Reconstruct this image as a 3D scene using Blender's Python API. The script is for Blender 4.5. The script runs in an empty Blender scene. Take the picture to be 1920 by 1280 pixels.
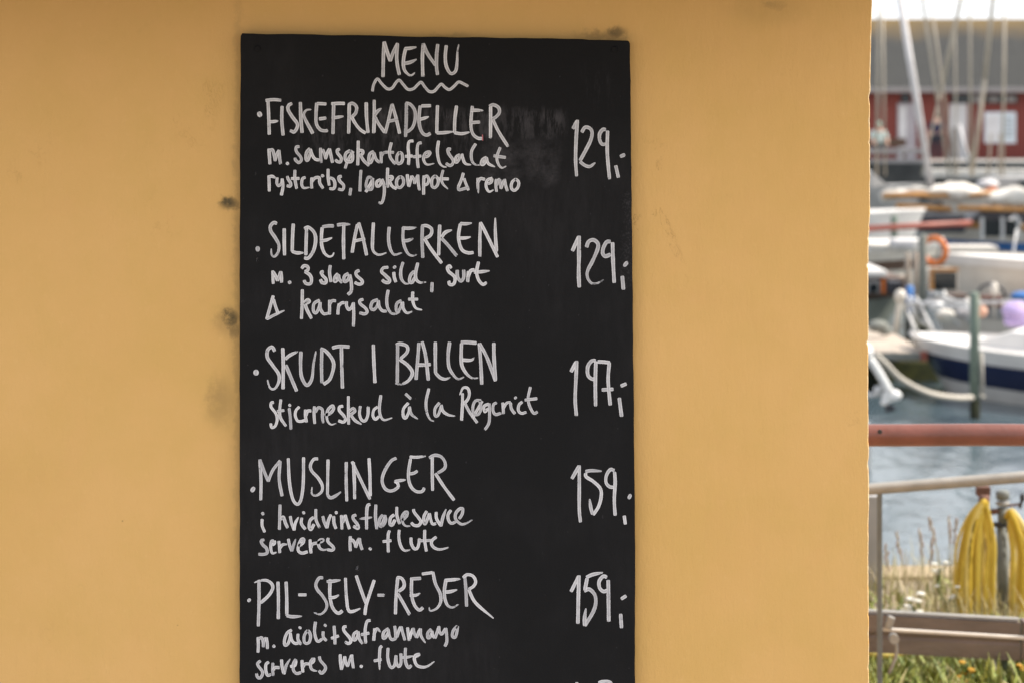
import bpy, bmesh, math, random
from mathutils import Vector, noise, Matrix
R = math.radians
random.seed(7)
scene = bpy.context.scene
col = scene.collection

# ------------------------------------------------------------------ camera, sky, sun, exposure
F = 4533.0          # focal length in pixels of the 1920-wide photograph
HY = 220.0          # horizon row
EYE = 1.55
cam_d = bpy.data.cameras.new('camera')
cam = bpy.data.objects.new('camera', cam_d); col.objects.link(cam)
cam.location = (0, 0, EYE); cam.rotation_euler = (R(90), 0, 0)
cam_d.sensor_width = 36.0; cam_d.lens = F / 1920 * 36.0
cam_d.shift_y = -(640 - HY) / 1920
cam_d.clip_start = 0.05; cam_d.clip_end = 4000
cam_d.dof.use_dof = True; cam_d.dof.focus_distance = 3.69; cam_d.dof.aperture_fstop = 7.0
scene.camera = cam

SUN_EL, SUN_AZ = 50, 82
world = bpy.data.worlds.new("World"); scene.world = world
world.use_nodes = True
wn = world.node_tree.nodes; wl = world.node_tree.links
bg = wn['Background']
sky = wn.new('ShaderNodeTexSky'); sky.sky_type = 'NISHITA'; sky.sun_disc = False
sky.sun_elevation = R(SUN_EL); sky.sun_rotation = R(SUN_AZ)
sky.air_density = 1.0; sky.dust_density = 0.8; sky.ozone_density = 1.0
hs = wn.new('ShaderNodeHueSaturation'); hs.inputs['Saturation'].default_value = 0.45   # thin white summer haze
cap = wn.new('ShaderNodeMix'); cap.data_type = 'RGBA'; cap.blend_type = 'DARKEN'; cap.inputs[0].default_value = 1.0; cap.inputs[7].default_value = (2.9, 2.98, 3.06, 1)   # even cloud veil
wl.new(sky.outputs[0], hs.inputs['Color']); wl.new(hs.outputs[0], cap.inputs[6]); wl.new(cap.outputs[2], bg.inputs[0]); bg.inputs[1].default_value = 0.14
sun_d = bpy.data.lights.new('sun', 'SUN'); sun_d.energy = 2.5; sun_d.angle = R(0.8)
sun_d.color = (1.0, 0.93, 0.83)
sun = bpy.data.objects.new('sun', sun_d); col.objects.link(sun)
sdir = Vector((math.cos(R(SUN_EL)) * math.sin(R(SUN_AZ)), math.cos(R(SUN_EL)) * math.cos(R(SUN_AZ)), math.sin(R(SUN_EL))))
sun.rotation_euler = sdir.to_track_quat('Z', 'Y').to_euler()
sun.location = (20, 10, 30)
scene.view_settings.view_transform = 'Standard'; scene.view_settings.look = 'None'
scene.view_settings.exposure = 1.77; scene.view_settings.gamma = 1.0
scene.cycles.use_denoising = True
scene.cycles.max_bounces = 8

def at(px, py, Y):
    return Vector(((px - 960) * Y / F, Y, EYE - (py - HY) * Y / F))

# ------------------------------------------------------------------ materials
def lin(c):
    return tuple((v / 12.92 if v <= 0.04045 else ((v + 0.055) / 1.055) ** 2.4) for v in c)

class NT:
    def __init__(self, name):
        self.m = bpy.data.materials.new(name); self.m.use_nodes = True
        self.n = self.m.node_tree.nodes; self.l = self.m.node_tree.links
        self.b = self.n['Principled BSDF']; self.out = self.n['Material Output']
    def add(self, t, **kw):
        nd = self.n.new(t)
        for k, v in kw.items(): setattr(nd, k, v)
        return nd
    def link(self, a, b): self.l.new(a, b)
    def setin(self, nd, k, v):
        if hasattr(v, 'is_output') or isinstance(v, bpy.types.NodeSocket): self.l.new(v, nd.inputs[k])
        else: nd.inputs[k].default_value = v
    def math(self, op, a, b=0.0, c=None, clamp=False):
        nd = self.add('ShaderNodeMath', operation=op, use_clamp=clamp)
        self.setin(nd, 0, a); self.setin(nd, 1, b)
        if c is not None: self.setin(nd, 2, c)
        return nd.outputs[0]
    def mix(self, f, a, b, mode='MIX'):
        nd = self.add('ShaderNodeMix', data_type='RGBA', blend_type=mode)
        self.setin(nd, 0, f); self.setin(nd, 6, a); self.setin(nd, 7, b)
        return nd.outputs[2]
    def noise(self, scale, detail=4.0, rough=0.55, vec=None, dist=0.0):
        nd = self.add('ShaderNodeTexNoise'); nd.inputs['Scale'].default_value = scale
        nd.inputs['Detail'].default_value = detail; nd.inputs['Roughness'].default_value = rough
        nd.inputs['Distortion'].default_value = dist
        if vec is not None: self.l.new(vec, nd.inputs['Vector'])
        return nd.outputs[0]
    def ramp(self, v, lo, hi, a=0.0, b=1.0):
        nd = self.add('ShaderNodeMapRange', clamp=True)
        self.setin(nd, 0, v); self.setin(nd, 1, lo); self.setin(nd, 2, hi); self.setin(nd, 3, a); self.setin(nd, 4, b)
        return nd.outputs[0]
    def pos(self):
        return self.add('ShaderNodeNewGeometry').outputs['Position']
    def objc(self, scale=(1, 1, 1)):
        t = self.add('ShaderNodeTexCoord').outputs['Object']
        mp = self.add('ShaderNodeMapping'); self.l.new(t, mp.inputs[0]); mp.inputs['Scale'].default_value = scale
        return mp.outputs[0]
    def bump(self, h, strength, dist):
        nd = self.add('ShaderNodeBump'); nd.inputs['Strength'].default_value = strength
        nd.inputs['Distance'].default_value = dist; self.l.new(h, nd.inputs['Height'])
        self.l.new(nd.outputs[0], self.b.inputs['Normal'])

def rgb(c): return (c[0], c[1], c[2], 1.0)

def mat(name, c, c2=None, rough=0.6, scale=6.0, metal=0.0, stretch=(1, 1, 1), bump=0.0, bscale=None, spec=0.4, contrast=(0.35, 0.65)):
    t = NT(name)
    if c2 is None: c2 = tuple(v * 0.78 for v in c)
    v = t.objc(stretch)
    nz = t.noise(scale, 6.0, 0.6, v)
    t.link(t.mix(t.ramp(nz, contrast[0], contrast[1]), rgb(c2), rgb(c)), t.b.inputs['Base Color'])
    t.b.inputs['Roughness'].default_value = rough; t.b.inputs['Metallic'].default_value = metal
    t.b.inputs['Specular IOR Level'].default_value = spec
    if bump: t.bump(t.noise(bscale or scale * 6, 5.0, 0.6, v), bump, 0.01)
    return t.m

M = {}
def build_materials():
    M['white_gel'] = mat('white_gelcoat', (0.70, 0.66, 0.62), (0.60, 0.565, 0.53), 0.3, 3)
    M['cream_gel'] = mat('cream_gelcoat', (0.66, 0.60, 0.52), (0.55, 0.49, 0.42), 0.35, 3)
    M['grey_gel'] = mat('grey_gelcoat', (0.34, 0.325, 0.31), (0.24, 0.23, 0.22), 0.4, 3)
    M['algae_grey'] = mat('green_grey_paint', (0.30, 0.32, 0.28), (0.22, 0.24, 0.20), 0.5, 3)
    M['navy'] = mat('navy_stripe', (0.012, 0.018, 0.055), (0.02, 0.025, 0.06), 0.3, 4)
    M['blue'] = mat('blue_canvas', (0.05, 0.17, 0.42), (0.04, 0.12, 0.32), 0.8, 8)
    M['lilac'] = mat('lilac_canvas', (0.42, 0.32, 0.52), (0.34, 0.25, 0.44), 0.8, 8)
    M['wood'] = mat('varnished_wood', (0.52, 0.26, 0.08), (0.36, 0.165, 0.045), 0.35, 8, stretch=(1, 6, 6))
    M['dark_wood'] = mat('dark_wood', (0.12, 0.065, 0.04), (0.07, 0.04, 0.025), 0.5, 8, stretch=(1, 6, 6))
    M['jetty_wood'] = mat('weathered_planks', (0.42, 0.35, 0.28), (0.28, 0.23, 0.19), 0.85, 5, stretch=(1, 8, 8))
    M['sail'] = mat('sailcloth', (0.68, 0.64, 0.58), (0.52, 0.47, 0.41), 0.85, 5, bump=0.4, bscale=20)
    M['sail_white'] = mat('white_sailcloth', (0.60, 0.57, 0.56), (0.50, 0.475, 0.47), 0.8, 4)
    M['spar_beige'] = mat('wooden_spar', (0.42, 0.36, 0.28), (0.34, 0.29, 0.22), 0.5, 4)
    M['alu'] = mat('aluminium_spar', (0.52, 0.51, 0.50), (0.42, 0.41, 0.40), 0.45, 4, metal=0.3)
    M['red_spar'] = mat('red_brown_spar', (0.33, 0.09, 0.06), (0.22, 0.06, 0.04), 0.5, 6)
    M['glass'] = mat('dark_window_glass', (0.012, 0.016, 0.018), (0.02, 0.025, 0.028), 0.08, 4)
    M['orange'] = mat('lifebuoy_orange', (0.62, 0.16, 0.02), (0.5, 0.12, 0.02), 0.5, 10)
    M['green_pile'] = mat('green_painted_pile', (0.19, 0.225, 0.18), (0.135, 0.17, 0.135), 0.75, 9, bump=0.3)
    M['wet_pile'] = mat('wet_dark_pile', (0.012, 0.013, 0.009), (0.02, 0.023, 0.012), 0.85, 12, spec=0.1)
    M['grey_pile'] = mat('weathered_pile', (0.21, 0.21, 0.185), (0.15, 0.155, 0.135), 0.85, 9, stretch=(4, 4, 1), bump=0.3)
    M['peach'] = mat('peach_plastic', (0.62, 0.36, 0.26), (0.55, 0.30, 0.2), 0.5, 8)
    M['rope'] = mat('mooring_rope', (0.46, 0.42, 0.36), (0.34, 0.31, 0.27), 0.9, 40)
    M['algae'] = mat('algae_concrete', (0.16, 0.15, 0.045), (0.07, 0.075, 0.035), 0.8, 7)
    M['concrete'] = mat('concrete', (0.34, 0.32, 0.29), (0.24, 0.22, 0.20), 0.9, 3, bump=0.3)
    M['dark_concrete'] = mat('damp_quay_face', (0.10, 0.10, 0.095), (0.05, 0.05, 0.05), 0.85, 1.2, bump=0.3)
    M['plastic_white'] = mat('white_enamel', (0.72, 0.71, 0.69), (0.62, 0.61, 0.6), 0.3, 4)
    M['plastic_dark'] = mat('black_rubber', (0.015, 0.016, 0.025), (0.03, 0.03, 0.035), 0.5, 6)
    M['galv'] = mat('galvanised_steel', (0.30, 0.285, 0.265), (0.22, 0.21, 0.195), 0.55, 14, metal=0.35, bump=0.15, bscale=90)
    M['galv_dark'] = mat('dull_steel_post', (0.165, 0.17, 0.155), (0.12, 0.124, 0.112), 0.7, 14, metal=0.2, bump=0.2, bscale=80)
    M['blue_steel'] = mat('blue_grey_steel', (0.135, 0.15, 0.16), (0.10, 0.112, 0.12), 0.6, 14, bump=0.2, bscale=80)
    M['galv_light'] = mat('pale_grey_paint', (0.34, 0.325, 0.315), (0.28, 0.27, 0.26), 0.6, 9)
    M['pale_bar'] = mat('pale_painted_bar', (0.55, 0.52, 0.48), (0.44, 0.41, 0.38), 0.6, 9)
    M['brown_beam'] = mat('brown_coated_beam', (0.17, 0.125, 0.105), (0.115, 0.085, 0.072), 0.5, 7, stretch=(1, 3, 3), bump=0.2)
    M['rust'] = mat('rusty_iron', (0.17, 0.075, 0.05), (0.08, 0.045, 0.035), 0.85, 25, bump=0.4)
    M['hose'] = mat('yellow_hose', (0.62, 0.42, 0.035), (0.47, 0.29, 0.02), 0.5, 7, bump=0.2, bscale=30)
    M['red_wall'] = mat('red_timber_wall', (0.215, 0.048, 0.036), (0.155, 0.036, 0.028), 0.8, 2.0, stretch=(6, 6, 0.5))
    M['pale_trim'] = mat('pale_grey_trim', (0.32, 0.29, 0.28), (0.25, 0.23, 0.22), 0.8, 2)
    M['door_white'] = mat('off_white_door', (0.62, 0.60, 0.60), (0.52, 0.50, 0.50), 0.6, 2)
    M['door_grey'] = mat('lilac_grey_door', (0.40, 0.36, 0.38), (0.33, 0.30, 0.32), 0.6, 2)
    M['notice'] = mat('pale_notice_panel', (0.55, 0.60, 0.64), (0.48, 0.53, 0.57), 0.4, 2)
    M['notice_ink'] = mat('faded_print', (0.30, 0.32, 0.34), None, 0.6, 9)
    M['skin'] = mat('skin', (0.52, 0.32, 0.24), (0.46, 0.27, 0.20), 0.5, 9)
    M['navy_cloth'] = mat('navy_clothing', (0.014, 0.018, 0.06), (0.01, 0.012, 0.04), 0.9, 9)
    M['dark_cloth'] = mat('dark_trousers', (0.02, 0.024, 0.035), None, 0.9, 9)
    M['mint_cloth'] = mat('pale_mint_shirt', (0.56, 0.66, 0.62), (0.46, 0.56, 0.52), 0.9, 9)
    M['hat_green'] = mat('pale_green_cap', (0.30, 0.48, 0.40), None, 0.9, 9)
    M['grey_cloth'] = mat('grey_clothing', (0.35, 0.33, 0.33), None, 0.9, 9)
    M['hair'] = mat('brown_hair', (0.05, 0.03, 0.02), None, 0.7, 20)
    M['ground'] = mat('sandy_gravel', (0.31, 0.25, 0.18), (0.21, 0.165, 0.115), 0.95, 5, bump=0.6, bscale=60)
    M['kerb'] = mat('pale_quay_capping', (0.36, 0.28, 0.18), (0.27, 0.20, 0.12), 0.9, 5, bump=0.4)
    M['far_ground'] = mat('far_quay_paving', (0.33, 0.31, 0.29), (0.25, 0.24, 0.22), 0.9, 0.7)
    M['grass'] = mat('green_grass', (0.30, 0.29, 0.055), (0.09, 0.13, 0.03), 0.7, 9)
    M['dry'] = mat('dry_grass', (0.42, 0.33, 0.18), (0.27, 0.23, 0.11), 0.8, 9)
    M['seed'] = mat('grass_seed_head', (0.38, 0.29, 0.25), (0.26, 0.20, 0.18), 0.9, 30)
    M['leaf'] = mat('weed_leaf', (0.10, 0.16, 0.03), (0.06, 0.10, 0.02), 0.6, 12)
    M['petal'] = mat('orange_yellow_petal', (0.62, 0.36, 0.04), (0.5, 0.27, 0.03), 0.6, 12)
    M['white_petal'] = mat('white_petal', (0.78, 0.76, 0.68), None, 0.6, 12)
    M['board_edge'] = mat('raw_board_edge', (0.035, 0.02, 0.018), (0.012, 0.01, 0.01), 0.8, 60)
    M['soffit'] = mat('brown_stained_eave', (0.13, 0.085, 0.05), (0.09, 0.06, 0.035), 0.8, 4, stretch=(1, 5, 5))
    M['felt'] = mat('grey_roofing_felt', (0.09, 0.09, 0.09), (0.06, 0.06, 0.06), 0.9, 4)

    def island(name, cols, rough):
        t = NT(name); rnd_ = t.add('ShaderNodeNewGeometry').outputs['Random Per Island']
        r = t.add('ShaderNodeValToRGB'); t.link(rnd_, r.inputs[0]); e = r.color_ramp.elements
        e[0].position = 0; e[0].color = rgb(cols[0]); e[1].position = 1; e[1].color = rgb(cols[-1])
        for i, c_ in enumerate(cols[1:-1]): q = e.new((i + 1) / (len(cols) - 1)); q.color = rgb(c_)
        nz_ = t.noise(18, 4, 0.6, t.objc())
        t.link(t.mix(t.ramp(nz_, 0.3, 0.7, 0, 0.35), r.outputs[0], rgb(tuple(v * 0.55 for v in cols[0]))), t.b.inputs['Base Color'])
        t.b.inputs['Roughness'].default_value = rough; return t.m
    M['hose'] = island('yellow_hose', [(0.56, 0.37, 0.025), (0.74, 0.57, 0.10), (0.46, 0.30, 0.02), (0.76, 0.61, 0.20), (0.62, 0.44, 0.04)], 0.75)
    M['grass'] = island('green_grass', [(0.06, 0.09, 0.02), (0.30, 0.34, 0.05), (0.12, 0.17, 0.03), (0.45, 0.46, 0.09), (0.20, 0.22, 0.05), (0.50, 0.42, 0.20)], 0.65)
    M['dry'] = island('dry_grass', [(0.42, 0.33, 0.18), (0.24, 0.23, 0.08), (0.55, 0.45, 0.28), (0.33, 0.30, 0.14)], 0.8)
    # far roof: dark grey sheet, lichen gathered along the ridge
    t = NT('grey_roof_with_lichen')
    p = t.pos(); sx = t.add('ShaderNodeSeparateXYZ'); t.link(p, sx.inputs[0])
    nz = t.noise(0.35, 6, 0.65, p); nz2 = t.noise(3.0, 5, 0.6, p)
    zz = t.math('ADD', sx.outputs[2], t.math('MULTIPLY', t.math('SUBTRACT', nz, 0.5), 1.6))
    f = t.ramp(zz, 4.5, 5.5)
    base = t.mix(t.ramp(nz2, 0.3, 0.7), rgb((0.021, 0.021, 0.020)), rgb((0.030, 0.030, 0.028)))
    t.link(t.mix(f, base, rgb((0.15, 0.095, 0.03))), t.b.inputs['Base Color'])
    t.b.inputs['Roughness'].default_value = 0.9
    M['far_roof'] = t.m

    # water
    t = NT('harbour_water')
    p = t.pos()
    mp = t.add('ShaderNodeMapping'); t.link(p, mp.inputs[0]); mp.inputs['Scale'].default_value = (1.0, 0.5, 1.0)
    h = t.math('ADD', t.noise(1.1, 3, 0.5, mp.outputs[0]), t.math('MULTIPLY', t.noise(6.0, 4, 0.55, mp.outputs[0]), 0.42))
    t.b.inputs['Base Color'].default_value = (0.06, 0.085, 0.10, 1)
    t.b.inputs['Roughness'].default_value = 0.12; t.b.inputs['IOR'].default_value = 1.33
    t.bump(h, 0.55, 0.08)
    M['water'] = t.m

    # faded red pipe with worn patches
    t = NT('faded_red_paint')
    v = t.objc((1, 1, 1))
    n1 = t.noise(9, 6, 0.6, v); n2 = t.noise(45, 6, 0.65, v); n3 = t.noise(3.5, 3, 0.5, v)
    c = t.mix(t.ramp(n1, 0.35, 0.65), rgb((0.098, 0.028, 0.017)), rgb((0.155, 0.050, 0.036)))
    c = t.mix(t.ramp(n2, 0.60, 0.72, 0, 0.7), c, rgb((0.10, 0.035, 0.02)))
    c = t.mix(t.ramp(n3, 0.60, 0.63, 0, 0.6), c, rgb((0.36, 0.20, 0.16)))
    t.link(c, t.b.inputs['Base Color']); t.b.inputs['Roughness'].default_value = 0.33; t.b.inputs['Specular IOR Level'].default_value = 0.6
    t.bump(n2, 0.3, 0.004)
    M['red_pipe'] = t.m

    # ochre painted render: slightly uneven roller coat, grime spots, painted contact shade, hairline cracks
    t = NT('ochre_painted_render')
    p = t.pos(); s3 = t.add('ShaderNodeSeparateXYZ'); t.link(p, s3.inputs[0])
    n1 = t.noise(2.2, 5, 0.55, p); n2 = t.noise(11, 6, 0.6, p); n3 = t.noise(60, 5, 0.65, p); n4 = t.noise(300, 3, 0.6, p)
    c = t.mix(t.ramp(n1, 0.3, 0.7), rgb((0.658, 0.400, 0.132)), rgb((0.708, 0.431, 0.160)))
    c = t.mix(t.ramp(n2, 0.42, 0.72, 0, 0.34), c, rgb((0.595, 0.385, 0.11)))
    c = t.mix(t.ramp(n3, 0.58, 0.72, 0, 0.22), c, rgb((0.76, 0.48, 0.20)))
    c = t.mix(t.ramp(t.noise(5.5, 7, 0.7, p, 0.8), 0.55, 0.75, 0, 0.22), c, rgb((0.67, 0.365, 0.145)))
    c = t.mix(t.ramp(t.noise(17, 7, 0.75, p), 0.62, 0.74, 0, 0.20), c, rgb((0.50, 0.32, 0.095)))
    # grime spots where brackets once sat; last strip also paints the board's contact shade
    s = 3.70 / F
    stain_shade = None
    for (px, py, rx, ry, a) in ((430, 382, 15, 9, .95), (436, 381, 11, 7, .8), (432, 383, 8, 5, 1.0), (434, 598, 12, 15, 1.0), (434, 600, 7, 10, 1.0), (441, 620, 11, 15, .6), (424, 603, 20, 22, .3),
                                (412, 752, 22, 38, .34), (1155, 62, 15, 10, .8), (1130, 68, 38, 9, .42), (1440, 15, 60, 26, .12), (1452, 10, 22, 8, .3),
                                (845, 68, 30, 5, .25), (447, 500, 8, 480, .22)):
        cx = (px - 960) * s; cz = EYE - (py - HY) * s
        dx = t.math('DIVIDE', t.math('ADD', t.math('SUBTRACT', s3.outputs[0], cx), t.math('MULTIPLY', t.math('SUBTRACT', n3, 0.5), 0.030)), rx * s)
        dz = t.math('DIVIDE', t.math('ADD', t.math('SUBTRACT', s3.outputs[2], cz), t.math('MULTIPLY', t.math('SUBTRACT', n3, 0.5), -0.026)), ry * s)
        r2 = t.math('ADD', t.math('MULTIPLY', dx, dx), t.math('MULTIPLY', dz, dz))
        g = t.math('MULTIPLY', t.math('EXPONENT', t.math('MULTIPLY', t.math('POWER', r2, 1.5), -0.55)), a)
        stain_shade = g if stain_shade is None else t.math('MAXIMUM', stain_shade, g)
    stain_shade = t.math('MULTIPLY', stain_shade, t.ramp(n3, 0.25, 0.6, 0.6, 1.0))
    c = t.mix(t.math('MINIMUM', stain_shade, 0.92), c, rgb((0.055, 0.045, 0.022)))
    # pinpricks and short hairline cracks
    vo = t.add('ShaderNodeTexVoronoi', feature='F1'); t.link(p, vo.inputs['Vector']); vo.inputs['Scale'].default_value = 13.0
    speck = t.math('MULTIPLY', t.ramp(vo.outputs['Distance'], 0.012, 0.030, 1, 0), t.ramp(t.noise(3.1, 2, 0.5, p), 0.47, 0.55))
    wv = t.noise(4.0, 9, 0.7, p, 0.6)
    crack = t.math('MULTIPLY', t.ramp(t.math('ABSOLUTE', t.math('SUBTRACT', wv, 0.5)), 0.0, 0.0030, 1, 0), t.ramp(t.noise(3.0, 2, 0.5, p), 0.58, 0.64))
    c = t.mix(t.math('MULTIPLY', t.math('MAXIMUM', speck, t.math('MULTIPLY', crack, 0.6)), 0.7), c, rgb((0.16, 0.09, 0.03)))
    t.link(c, t.b.inputs['Base Color'])
    t.b.inputs['Roughness'].default_value = 0.62; t.b.inputs['Specular IOR Level'].default_value = 0.3
    mp = t.add('ShaderNodeMapping'); t.link(p, mp.inputs[0]); mp.inputs['Scale'].default_value = (1.6, 1, 0.5)
    h = t.math('ADD', t.math('MULTIPLY', t.noise(26, 5, 0.6, mp.outputs[0]), 1.0), t.math('ADD', t.math('MULTIPLY', n4, 0.16), t.math('MULTIPLY', crack, -0.5)))
    t.bump(h, 0.42, 0.005)
    M['ochre'] = t.m
    M['lit_edge_plaster'] = mat('sunlit_edge_and_chipped_plaster', (0.64, 0.48, 0.27), (0.62, 0.37, 0.13), 0.85, 45, contrast=(0.38, 0.60), bump=0.3, bscale=300)  # pale cream paints the corner's sunlit line as well as bare chips

    # black chalkboard paint with wiped chalk ghosts
    t = NT('black_chalkboard_paint')
    p = t.pos(); s3 = t.add('ShaderNodeSeparateXYZ'); t.link(p, s3.inputs[0])
    sb = 3.682 / F
    mp = t.add('ShaderNodeMapping'); t.link(p, mp.inputs[0]); mp.inputs['Scale'].default_value = (1.0, 1.0, 0.22)
    streak = t.noise(95, 5, 0.7, mp.outputs[0]); mott = t.noise(22, 5, 0.6, p); fine = t.noise(320, 3, 0.6, p); big = t.noise(5, 4, 0.5, p)
    def box(x0, x1, y0, y1, e):
        X0, X1 = (x0 - 960) * sb, (x1 - 960) * sb; Z0, Z1 = EYE - (y1 - HY) * sb, EYE - (y0 - HY) * sb; E = e * sb
        wob = t.math('MULTIPLY', t.math('SUBTRACT', mott, 0.5), 45 * sb)
        xx = t.math('ADD', s3.outputs[0], wob); zz = t.math('ADD', s3.outputs[2], wob)
        a = t.math('MULTIPLY', t.ramp(xx, X0 - E, X0 + E), t.ramp(xx, X1 - E, X1 + E, 1, 0))
        b = t.math('MULTIPLY', t.ramp(zz, Z0 - E, Z0 + E), t.ramp(zz, Z1 - E, Z1 + E, 1, 0))
        return t.math('MULTIPLY', a, b)
    g = t.math('MULTIPLY', box(690, 1060, 205, 262, 10), t.math('MULTIPLY', t.ramp(streak, 0.44, 0.60, 0, 1.3), t.ramp(mott, 0.35, 0.6, 0.25, 1.0)))
    g = t.math('MAXIMUM', g, t.math('MULTIPLY', box(905, 1050, 262, 342, 12), t.math('MULTIPLY', t.ramp(mott, 0.38, 0.62, 0.05, 1.0), t.ramp(t.noise(170, 4, 0.7, p), 0.3, 0.65, 0.35, 1.0))))
    g = t.math('MAXIMUM', g, t.math('MULTIPLY', box(560, 960, 205, 290, 16), t.ramp(streak, 0.46, 0.66, 0.0, 0.65)))
    g = t.math('MAXIMUM', g, t.math('MULTIPLY', box(1168, 1190, 360, 540, 10), t.ramp(fine, 0.5, 0.66, 0.15, 0.8)))
    g = t.math('MAXIMUM', g, t.math('MULTIPLY', box(1090, 1150, 130, 205, 20), t.ramp(streak, 0.5, 0.75, 0.0, 0.35)))
    g = t.math('MAXIMUM', g, t.math('MULTIPLY', t.ramp(big, 0.42, 0.75, 0.0, 0.30), t.ramp(streak, 0.35, 0.7, 0.25, 1.0)))
    g = t.math('MAXIMUM', g, t.math('MULTIPLY', t.ramp(t.noise(140, 2, 0.5, p), 0.745, 0.78), 0.5))
    c = t.mix(g, rgb((0.0084, 0.0086, 0.0098)), rgb((0.046, 0.044, 0.049)))
    t.link(c, t.b.inputs['Base Color'])
    t.b.inputs['Roughness'].default_value = 0.8; t.b.inputs['Specular IOR Level'].default_value = 0.16
    t.bump(t.math('ADD', fine, t.math('MULTIPLY', mott, 0.8)), 0.12, 0.002)
    M['board'] = t.m

    # chalk marker: streaky across the stroke, broken where the nib ran dry
    def chalk(name, a, b, ghost):
        t = NT(name)
        p = t.pos()
        ac = t.add('ShaderNodeAttribute', attribute_name='across').outputs['Fac']; tone = t.add('ShaderNodeAttribute', attribute_name='tone').outputs['Fac']
        dr = t.add('ShaderNodeAttribute', attribute_name='dry').outputs['Fac']
        fine = t.noise(420, 4, 0.65, p); med = t.noise(90, 4, 0.6, p)
        edge = t.math('ABSOLUTE', ac)
        v = t.math('ADD', t.math('MULTIPLY', t.ramp(edge, 0.1, 0.7), 0.45), t.math('ADD', t.math('MULTIPLY', med, 0.75), tone))
        t.link(t.mix(t.ramp(v, 0.3, 1.0), rgb(a), rgb(b)), t.b.inputs['Base Color'])
        t.b.inputs['Roughness'].default_value = 0.85; t.b.inputs['Specular IOR Level'].default_value = 0.15
        cut = t.math('ADD', t.math('MULTIPLY', dr, 0.42), 0.275 if not ghost else 0.52)
        al = t.ramp(t.math('SUBTRACT', t.math('ADD', t.math('MULTIPLY', fine, 0.6), t.math('MULTIPLY', med, 0.4)), cut), 0.0, 0.09)
        t.link(al, t.b.inputs['Alpha'])
        return t.m
    M['chalk'] = chalk('white_chalk_marker', (0.38, 0.382, 0.415), (0.72, 0.72, 0.76), False)
    M['ghost'] = chalk('half_wiped_chalk', (0.085, 0.085, 0.095), (0.12, 0.12, 0.13), True)
    M['pink'] = mat('pink_chalk', (0.5, 0.16, 0.18), None, 0.9, 30)
build_materials()

# ------------------------------------------------------------------ object helpers
def tag(o, label=None, cat=None, group=None, kind=None):
    if label: o['label'] = label
    if cat: o['category'] = cat
    if group: o['group'] = group
    if kind: o['kind'] = kind
    return o

def thing(name, label, cat, loc, group=None):
    o = bpy.data.objects.new(name, None); col.objects.link(o)
    o.location = Vector(loc); o.empty_display_size = 0.1
    return tag(o, label, cat, group)

def world_loc(o):
    v = Vector((0, 0, 0))
    while o is not None:
        v += o.location; o = o.parent
    return v

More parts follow.
